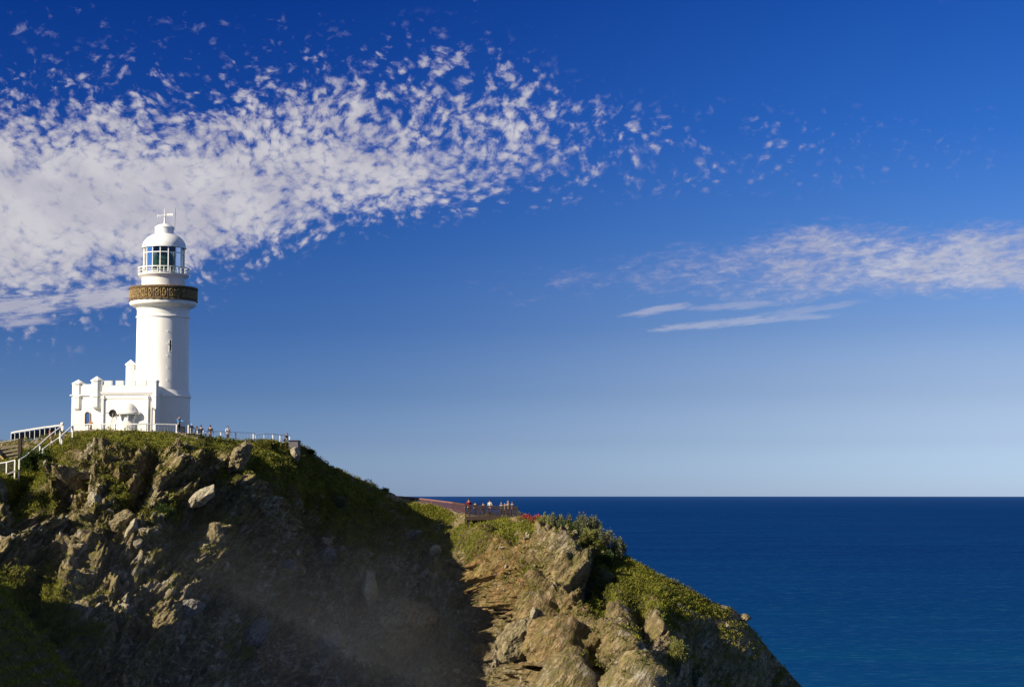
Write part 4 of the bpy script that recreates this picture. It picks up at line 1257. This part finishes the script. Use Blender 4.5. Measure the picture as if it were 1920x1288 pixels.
    hb.lathe(pr, 14)
    hb.v = [(x * .86 + hd.x, y * 1.0 + hd.y + .012, z + hd.z + .01) for x, y, z in hb.v]
    if hat:
        ho = hb.build('hat', cloth(hat), root, True)
        MB().lathe([(.09, hd.z - .01), (.17, hd.z - .03), (.17, hd.z - .015), (.09, hd.z + .005)], 14, (hd.x, hd.y - .02)).build('brim', cloth(hat), ho, True)
    else:
        hb.build('hair', M_HAIR if hair[0] < .05 else cloth(hair), root, True)
    PEOPLE.append(root)
    return root
person(335, 812, 191.6, 35, (.03, .30, .80), (.03, .04, .08), 'person in bright blue top leaning beside the white fence post', 'lean', 1.78, lean=8)
person(359.5, 813, 192.0, 200, (.03, .03, .035), (.02, .02, .025), 'person in dark clothes and white cap behind the short fence', 'stand', 1.0, hat=(.75, .75, .73))
person(369, 829, 194.0, 160, (.02, .03, .10), (.02, .02, .05), 'person with navy top whose head shows over the short fence post', 'stand', 1.62)
person(376.5, 829, 195.5, 190, (.03, .035, .05), (.02, .02, .03), 'person in dark grey between the short fence and the path fence', 'stand', 1.75)
person(394, 828, 198, 180, (.06, .055, .035), (.11, .09, .05), 'person in olive trousers alone behind the path fence', 'stand', 1.72)
person(427, 829.5, 199.0, 20, (.72, .70, .70), (.09, .045, .045), 'person in white top and dark patterned trousers at the kerb boards', 'walk', 1.74)
person(538, 829.5, 205.5, 240, (.03, .03, .035), (.03, .03, .03), 'person in black sitting low at the far end of the path fence', 'sit', 1.35)
person(97, 836, YST(97) - .1, 250, (.62, .26, .18), (.55, .42, .36), 'walker in salmon top bending forward on the steps', 'walk', 1.62, lean=24, hair=(.30, .13, .07))
person(170, 814, 196.5, 20, (.60, .28, .04), (.10, .09, .08), 'person in orange top beside the arched window', 'photo', 1.5, hair=(.18, .08, .04))
person(206, 814, 193.0, 0, (.65, .50, .04), (.06, .06, .08), 'small child in yellow behind the mesh fence by the dish stand', 'stand', .85)
zd = Vector(dk.location).z + ZD
for a in ((879, 1.6, 200, (.20, .02, .03), (.02, .02, .02), 'person in dark red standing highest at the left end of the lookout', 'stand', 1.95, None, 0),
          (890, .8, 170, (.02, .02, .02), (.05, .05, .06), 'person in black bent over beside the one in dark red', 'lean', 1.75, None, 40),
          (906, 1.7, 180, (.05, .05, .045), (.06, .05, .04), 'person in grey green with a barely showing head on the lookout', 'stand', 1.55, None, 0),
          (918.5, 1.0, 150, (.50, .50, .52), (.03, .05, .20), 'person in white shirt and blue trousers near the middle of the lookout', 'stand', 1.85, None, 0),
          (940, 2.2, 180, (.22, .25, .33), (.05, .05, .06), 'person in pale blue left of the tan shirted one on the lookout', 'stand', 1.5, (.25, .28, .34), 0),
          (946.5, 2.8, 170, (.22, .25, .32), (.05, .05, .06), 'small person in pale grey cap beside the pale blue one', 'stand', 1.4, (.32, .34, .38), 0),
          (953.5, 1.2, 200, (.38, .24, .15), (.06, .05, .05), 'person in tan shirt and pale hat at the lookout rail', 'lean', 1.68, (.42, .37, .30), 12),
          (960.5, 1.4, 190, (.10, .18, .42), (.04, .04, .05), 'person in blue cap at the right corner of the lookout', 'stand', 1.62, (.03, .10, .35), 0)):
    person(a[0], 968, YD + a[1], a[2], a[3], a[4], a[5], a[6], a[7], hat=a[8], z=zd, lean=a[9])
bn = empty('litter_bin', atv(342.5, 814, 191.0)); tag(bn, 'dark upright litter bin between the blue topped person and the short fence', 'bin')
MB().box(-.19, .19, -.2, .2, -.2, .72).build('bin_body', M_DARK, bn, bevel=.03)
MB().box(-.22, .22, -.23, .23, .723, .80).build('lid', M_DARK, bn, bevel=.02)

# ------------------------------------------------------------------ rocks
rng = np.random.RandomState(3)
def ico(sub):
    bm = bmesh.new(); bmesh.ops.create_icosphere(bm, subdivisions=sub, radius=1.0)
    V_ = np.array([v.co[:] for v in bm.verts]); F_ = np.array([[v.index for v in f.verts] for f in bm.faces]); bm.free()
    return V_, F_
ICO5, ICO4, ICO1 = ico(5), ico(4), ico(1)
def rock(px, py, w, h, d, ang, mat, label, out=.3, seed=0, jag=.5, cat='rock', group=None):
    """w, h in photo pixels, d depth in metres, ang tilt in the picture plane"""
    p = surf(px, py); n = surf_n(px, py)
    sc_ = F / p.y
    W_, H_ = w / 2 / sc_, h / 2 / sc_
    V_ = ICO5[0].copy()
    # angular: clip by random planes
    rs = np.random.RandomState(seed + 11)
    for _ in range(16):
        nn = rs.normal(size=3); nn /= np.linalg.norm(nn); dd = rs.uniform(.62, .9)
        ex = V_ @ nn - dd; V_ -= np.where(ex > 0, ex, 0)[:, None] * nn
    V_ = V_ * (W_, d / 2, H_)
    s = V_ * 1.0 + seed * 7
    a = math.radians(ang); ca, sa = math.cos(a), math.sin(a)
    V_ = np.stack([V_[:, 0] * ca - V_[:, 2] * sa, V_[:, 1], V_[:, 0] * sa + V_[:, 2] * ca], 1)
    q = V_ / (np.linalg.norm(V_, axis=1)[:, None] + 1e-6)
    m_ = min(W_, H_)
    f = 1.0 / max(m_, .4)
    nz = fbm(s[:, 0] * f * 1.1, s[:, 1] * f * 1.1, s[:, 2] * f * 1.1, 5, .6, True)
    V_ = V_ + q * (nz * jag * m_)[:, None]
    c = p + n * (out * d * .5)
    o = mesh_np('rock', V_, ICO5[1], mat, smooth=False)
    o.location = c
    tag(o, label, cat, group)
    return o
rock(325, 962, 74, 24, 3.0, 38, M_ROCKP, 'pale mossy slab rising to the right high on the left face', .9, 1, .35)
rock(241, 1060, 17, 50, 2.0, -26, M_ROCKP, 'slim pale leaning slab lower on the left face', 1.0, 2, .25)
rock(215, 1020, 60, 26, 2.0, 42, M_ROCKB, 'brown ribbed slab above the slim pale slab', .6, 3, .4)
rock(368, 1045, 34, 52, 2.4, -15, M_ROCKB, 'broken brown outcrop right of the slim pale slab', .8, 4, .45)
rock(418, 900, 30, 60, 3.0, -35, M_ROCKB, 'mossy brown outcrop under the white path fence', .7, 5, .45)
rock(655, 1157, 26, 78, 9.0, 6, M_ROCKP, 'pale narrow pinnacle standing out of the dark gully', .95, 6, .35)
rock(683, 1252, 110, 92, 9.0, 20, M_ROCKB, 'knobbly sunlit outcrop at the bottom edge of the gully', .9, 7, .5)
rock(760, 1015, 40, 16, 2.0, 30, M_ROCKG, 'grey ledge high in the shaded gully below the red fence', .5, 21, .4)
rock(835, 1050, 26, 18, 1.6, 40, M_ROCKP, 'small pale block in the gully beside the sunlit spur', .6, 22, .4)
rock(600, 1050, 30, 46, 2.0, -20, M_ROCKG, 'upright grey rib in the middle of the shaded gully', .5, 23, .4)
rock(565, 1230, 46, 60, 2.4, -30, M_ROCKG, 'leaning grey outcrop left of the bottom outcrop', .5, 24, .45)
rock(800, 1180, 50, 22, 2.0, 35, M_ROCKG, 'low slanting ledge in the gully right of the pinnacle', .4, 25, .4)
rock(678, 1212, 22, 26, 6.0, 0, M_ROCKP, 'pale knob on top of the bottom outcrop', 1.6, 8, .4)
rock(331, 1185, 52, 34, 2.4, 10, M_ROCKG, 'blue grey boulder low in the shade of the left face', .6, 9, .4)
rock(545, 858, 15, 28, 1.6, 15, M_ROCKP, 'small bright rock just below the end of the path fence', .8, 10, .4)
rock(887, 1022, 48, 30, 3.0, 22, M_ROCKB, 'knobbly tip on the left edge of the sunlit spur', .7, 11, .5)
rock(925, 1067, 24, 10, 1.4, 5, M_ROCKP, 'white ledge of rock on the sunlit spur', .8, 12, .3)
rock(165, 982, 22, 30, 1.6, 20, M_ROCKP, 'pale jagged rock left of the big mossy slab', .7, 13, .45)
rock(128, 905, 46, 60, 3.0, -38, M_ROCKB, 'tall jagged crag beside the sunny grass slope', .6, 14, .5)
rock(1040, 1210, 90, 60, 3.0, 35, M_ROCKB, 'tilted bedded outcrop low on the sunlit spur', .4, 15, .4)
rock(1218, 1255, 40, 70, 3.0, -20, M_ROCKG, 'steep grey rib of rock near the lower right shrubs', .5, 16, .4)
rock(1392, 1148, 22, 12, 1.4, -10, M_ROCKB, 'flat ledge sticking out where the ridge breaks downwards', .4, 17, .4)
rock(440, 1215, 70, 40, 2.0, 50, M_ROCKG, 'grey slanting ledge in the misty gully', .3, 18, .4)
rock(480, 1100, 40, 80, 2.0, -40, M_ROCKG, 'long grey rib slanting down the shaded face', .3, 19, .4)

def scatter_pts(n, wfun, x0=-25, x1=1550, seed=5):
    rs = np.random.RandomState(seed)
    out = []
    tot = 0
    while tot < n:
        px = rs.uniform(x0, x1, n * 3); t = rs.uniform(0, 1, n * 3)
        j = np.clip(np.searchsorted(pxs, px), 1, len(pxs) - 1); i = np.clip((t * (NR - 1)).astype(int), 0, NR - 1)
        w = wfun(HPX[i, j], HPY[i, j], HG[i, j])
        k = rs.uniform(0, 1, n * 3) < w
        out.append(np.stack([i[k], j[k]], 1)); tot += k.sum()
    return np.concatenate(out)[:n], rs
def build_stones():
    ij, rs = scatter_pts(7500, lambda x, y, g: (1 + 1.2 * sstep(x, 430, 560) * (1 - sstep(x, 850, 900)) * sstep(y, 980, 1060)) * .45 * np.clip(1 - g * 1.6, 0, 1) * (1 - .9 * sstep(x, 1190, 1290)) * np.clip(.25 + 1.6 * (fbm(x / 60, y / 60, 0 * x, 3)), .03, 1))
    V_ = []; F_ = []; v0, f0 = ICO1
    for a, (i, j) in enumerate(ij):
        s = (.045 + .15 * rs.rand() ** 4) * (1.7 if 430 < HPX[i, j] < 890 and rs.rand() < .5 else 1) + (.25 if rs.rand() < .02 else 0)
        q = v0 * (s * rs.uniform(.5, 1.8, 3)) + rs.normal(size=v0.shape) * s * .22
        V_.append(q + HP[i, j]); F_.append(f0 + a * len(v0))
    o = mesh_np('loose_stones', np.concatenate(V_), np.concatenate(F_), M_STONES)
    tag(o, 'pale loose stones strewn over the rocky face', 'stones', kind='stuff')
build_stones()

# ------------------------------------------------------------------ vegetation
def leaf_quads(C, D, L, Wd, rs):
    """C centres, D directions, L lengths, Wd widths -> folded leaf quads"""
    n = len(C)
    D = D / (np.linalg.norm(D, axis=1)[:, None] + 1e-9)
    R = rs.normal(size=(n, 3)); Sd = np.cross(D, R); Sd /= np.linalg.norm(Sd, axis=1)[:, None] + 1e-9
    a = C; b = C + D * L[:, None] * .55 + Sd * Wd[:, None] * .5; c = C + D * L[:, None]; d = C + D * L[:, None] * .5 - Sd * Wd[:, None] * .5
    V_ = np.stack([a, b, c, d], 1).reshape(-1, 3)
    return V_, np.arange(4 * n).reshape(-1, 4)
def near_cols():
    return None
def build_grass():
    def w(x, y, g): return np.clip(np.maximum((g - .30) * 2.2, 0.11 * sstep(fbm(x / 45, y / 45, 0 * x + 7, 3), -.1, .4)), 0.0, 1)
    ij, rs = scatter_pts(36000, w, seed=6)
    base = HP[ij[:, 0], ij[:, 1]]
    m_ = 7
    C = np.repeat(base, m_, 0) + rs.normal(size=(len(base) * m_, 3)) * (.16, .16, .05)
    D = rs.normal(size=(len(C), 3)) * (.55, .55, .2) + (0, -.15, 1.0)
    L = rs.uniform(.14, .36, len(C)); V_, F_ = leaf_quads(C, D, L, L * .28, rs)
    o = mesh_np('grass', V_, F_, M_GRASS); tag(o, 'wind cropped grass covering the sunny tops and slopes', 'grass', kind='stuff')
    # near hillside grass
    k = rs.randint(0, NHP.shape[0] * NHP.shape[1], 60000); q = NHP.reshape(-1, 3)[k]
    vis = (q[:, 0] / q[:, 1] > -.31) & (q[:, 2] < 95)
    q = q[vis]
    C = np.repeat(q, 6, 0) + rs.normal(size=(len(q) * 6, 3)) * (.25, .25, .05); D = rs.normal(size=C.shape) * (.6, .6, .2) + (.3, 0, 1)
    L = rs.uniform(.15, .4, len(C)); V_, F_ = leaf_quads(C, D, L, L * .3, rs)
    if len(C):
        o = mesh_np('hillside_grass', V_, F_, M_GRASS); tag(o, 'dark shaded grass on the near hillside', 'grass', kind='stuff')
build_grass()
SCRUB = [(230, 838, 150, 22, 1, 3), (400, 850, 70, 30, .8, 12), (510, 850, 70, 26, .8, 6), (640, 930, 150, 50, .6, 33), (1060, 1015, 80, 36, .7, 22), (1190, 1085, 110, 26, .45, 28), (1290, 1120, 80, 14, .45, 26),
         (130, 930, 50, 60, .7, 30), (40, 950, 50, 14, .6, 0), (960, 992, 40, 14, .6, 0), (1150, 1130, 40, 60, .5, -25), (1180, 1260, 30, 50, .5, -15), (30, 985, 50, 20, .9, 20), (200, 900, 120, 50, .35, 0), (400, 950, 60, 60, .3, 0), (300, 1000, 200, 110, .22, 20), (1000, 1100, 120, 100, .12, 0)]
def build_scrub():
    def w(x, y, g): return np.clip(blob(x, y, SCRUB) * (.5 + 1.8 * fbm(x / 25, y / 25, 0 * x + 3, 2)), 0.004, 1)
    ij, rs = scatter_pts(5200, w, seed=9)
    Cs = []; Ds = []; Ls = []
    for i, j in ij:
        p = HP[i, j]; R = rs.uniform(.18, .55); n = int(22 + 40 * R)
        d = rs.normal(size=(n, 3)); d[:, 2] = np.abs(d[:, 2]) * .9 + .1; d /= np.linalg.norm(d, axis=1)[:, None]
        rr = R * rs.uniform(.45, 1.0, n)[:, None]
        Cs.append(p + d * rr * (1, 1, .8)); Ds.append(d + rs.normal(size=d.shape) * .5); Ls.append(rs.uniform(.08, .20, n))
    C = np.concatenate(Cs); D = np.concatenate(Ds); L = np.concatenate(Ls)
    V_, F_ = leaf_quads(C, D, L, L * .6, rs)
    o = mesh_np('scrub', V_, F_, M_SCRUB); tag(o, 'low tangled coastal scrub carpeting the upper slopes', 'scrub', kind='stuff')
build_scrub()

def shrub(px, py, w, h, mat, label, Y=None, seed=0, spiky=0.0, dens=1.0, leaf=.17, group=None, name='shrub', lift=.15, depth=1.0):
    """px, py: middle of the foot; w, h crown size in photo pixels"""
    if Y is None:
        p = surf(px, max(py, float(crest_py(px)) + 1)); p = Vector((p.x, p.y, p.z))
    else: p = atv(px, py, Y)
    sc_ = F / p.y; W_, H_ = w / sc_, h / sc_
    rs = np.random.RandomState(100 + seed)
    root = empty(name, p); tag(root, label, 'shrub', group)
    ns = 3 + int(W_ * 1.5)
    tips = []; st_ = MB()
    nb = max(5, int(9 * W_))
    for k in range(nb):
        a = rs.uniform(0, 2 * math.pi); r = rs.uniform(.1, 1) ** .6
        tip = Vector((math.cos(a) * r * W_ / 2, math.sin(a) * r * W_ / 2 * depth, H_ * rs.uniform(.45, 1.0) * (1 - .35 * r * r) + (spiky * rs.rand() * H_ * .3)))
        b0 = Vector((rs.uniform(-.1, .1) * W_, rs.uniform(-.1, .1) * W_, -.3)); mid = b0.lerp(tip, .5) + Vector((0, 0, H_ * .1))
        st_.bar(b0, mid, .06, .06, 5); st_.bar(mid, tip, .035, .035, 5)
        tips.append(tip)
    st_.build('stems', M_TWIG, root)
    Cs = []; Ds = []; Ls = []
    for tip in tips:
        R = (.20 + .12 * rs.rand()) * min(W_, H_ * 1.3) * (1 - .45 * spiky)
        n = int(150 * dens * max(R, .25) ** 1.2 / .3)
        d = rs.normal(size=(n, 3)); d /= np.linalg.norm(d, axis=1)[:, None]
        rr = R * rs.uniform(.35, 1.0, n)[:, None] * (1 + .35 * rs.normal(size=n)[:, None] * .4)
        Cs.append(np.array(tip[:]) * (1, 1, .92) + d * rr * (.8 if spiky else 1, .8 if spiky else 1, 1.0 + spiky * .9))
        Ds.append(d + (0, 0, .35 + spiky)); Ls.append(rs.uniform(.6, 1.25, n) * leaf)
        # fill towards the stem
        n2 = n // 3; t = rs.rand(n2)[:, None]
        Cs.append(np.array(tip[:]) * (.3 + .6 * t) + rs.normal(size=(n2, 3)) * R * .5); Ds.append(rs.normal(size=(n2, 3)) + (0, 0, .3)); Ls.append(rs.uniform(.6, 1.2, n2) * leaf)
    C = np.concatenate(Cs); D = np.concatenate(Ds); L = np.concatenate(Ls)
    V_, F_ = leaf_quads(C, D, L, L * .55, rs)
    mesh_np('crown', V_, F_, mat, root)
    return root
shrub(64, 896, 50, 50, M_BUSHD, 'large dense dark green bush below the upper handrail', Y=YH(62, 896) + 1.8, seed=1, dens=1.6, leaf=.2)
shrub(88, 868, 30, 24, M_BUSHD, 'smaller dark bush tucked right of the large dark bush', Y=YH(88, 868) + 1.2, seed=2, dens=1.3)
shrub(1012, 986, 34, 18, M_RED, 'red flowering shrub beside the lookout deck', Y=199.5, seed=3, spiky=.5, dens=1.2, leaf=.14)
shrub(988, 978, 26, 12, M_RED, 'small low red flowering shrub nearest the deck corner', Y=203.0, seed=4, spiky=.4, dens=1.2, leaf=.13)
shrub(1024, 1000, 36, 32, M_BUSHY, 'yellow green shrub right behind the red flowers', Y=196, seed=5, spiky=.7)
shrub(1048, 1004, 42, 38, M_BUSHS, 'silvery shrub second along the ridge from the red flowers', Y=193.5, seed=6, spiky=.8)
shrub(1074, 1012, 34, 34, M_BUSHD, 'dark shrub between the two silvery shrubs on the ridge', Y=191.5, seed=7, spiky=.5)
shrub(1102, 1028, 46, 62, M_BUSHS, 'tallest silvery shrub on the ridge above the sea', Y=188.5, seed=8, spiky=.9, dens=1.3)
shrub(1130, 1036, 34, 42, M_BUSHS, 'narrow silvery shrub right against the tallest one', Y=187, seed=9, spiky=.8)
shrub(1156, 1052, 36, 42, M_BUSHS, 'last silvery shrub before the bright green slope', Y=185.5, seed=10, spiky=.6)
shrub(1096, 1056, 26, 34, M_BUSHY, 'yellowish shrub growing under the tallest silvery shrub', seed=11, spiky=.3)
shrub(1060, 1040, 40, 30, M_BUSHD, 'dark round shrub on the shaded side below the ridge shrubs', seed=12)
shrub(1150, 1078, 40, 26, M_BUSHD, 'dark low shrub beneath the last silvery shrub', seed=13)
shrub(630, 962, 24, 26, M_BUSHS, 'lone pale shrub in the middle of the dark green slope', seed=14, dens=1.0)
shrub(343, 924, 17, 16, M_BUSHY, 'tiny green shrub above the mossy slab', seed=15)
shrub(292, 1004, 30, 28, M_BUSHD, 'green shrub hanging below the mossy slab', seed=16)
shrub(266, 990, 22, 20, M_SCRUB, 'small green shrub left of the mossy slab', seed=17)
shrub(1262, 1262, 36, 56, M_BUSHY, 'tall sunlit shrub at the lower edge of the cliff', seed=18, spiky=.6, dens=1.2)
shrub(1240, 1290, 46, 34, M_BUSHY, 'broad yellow green shrub at the foot of the tall sunlit one', seed=19)
shrub(1297, 1288, 24, 42, M_BUSHS, 'slender pale shrub right of the tall sunlit one', seed=20, spiky=.8)
shrub(1130, 1128, 30, 34, M_BUSHS, 'pale grey green shrub on the shaded right flank', seed=21)
shrub(1160, 1142, 36, 30, M_BUSHS, 'second pale grey green shrub lower on the right flank', seed=22)
shrub(975, 972, 12, 14, M_BUSHS, 'wispy dry twigs at the end of the lookout fence', Y=206.5, seed=23, spiky=.9, dens=.4, leaf=.10)
shrub(500, 846, 40, 20, M_SCRUB, 'broad low shrub hanging under the path fence', seed=24)
shrub(723, 925, 12, 8, M_BUSHD, 'small dark shrub on the skyline slope above the red fence', Y=221, seed=25)
shrub(585, 850, 12, 8, M_BUSHD, 'small dark shrub on the skyline below the dark block', Y=209, seed=26)
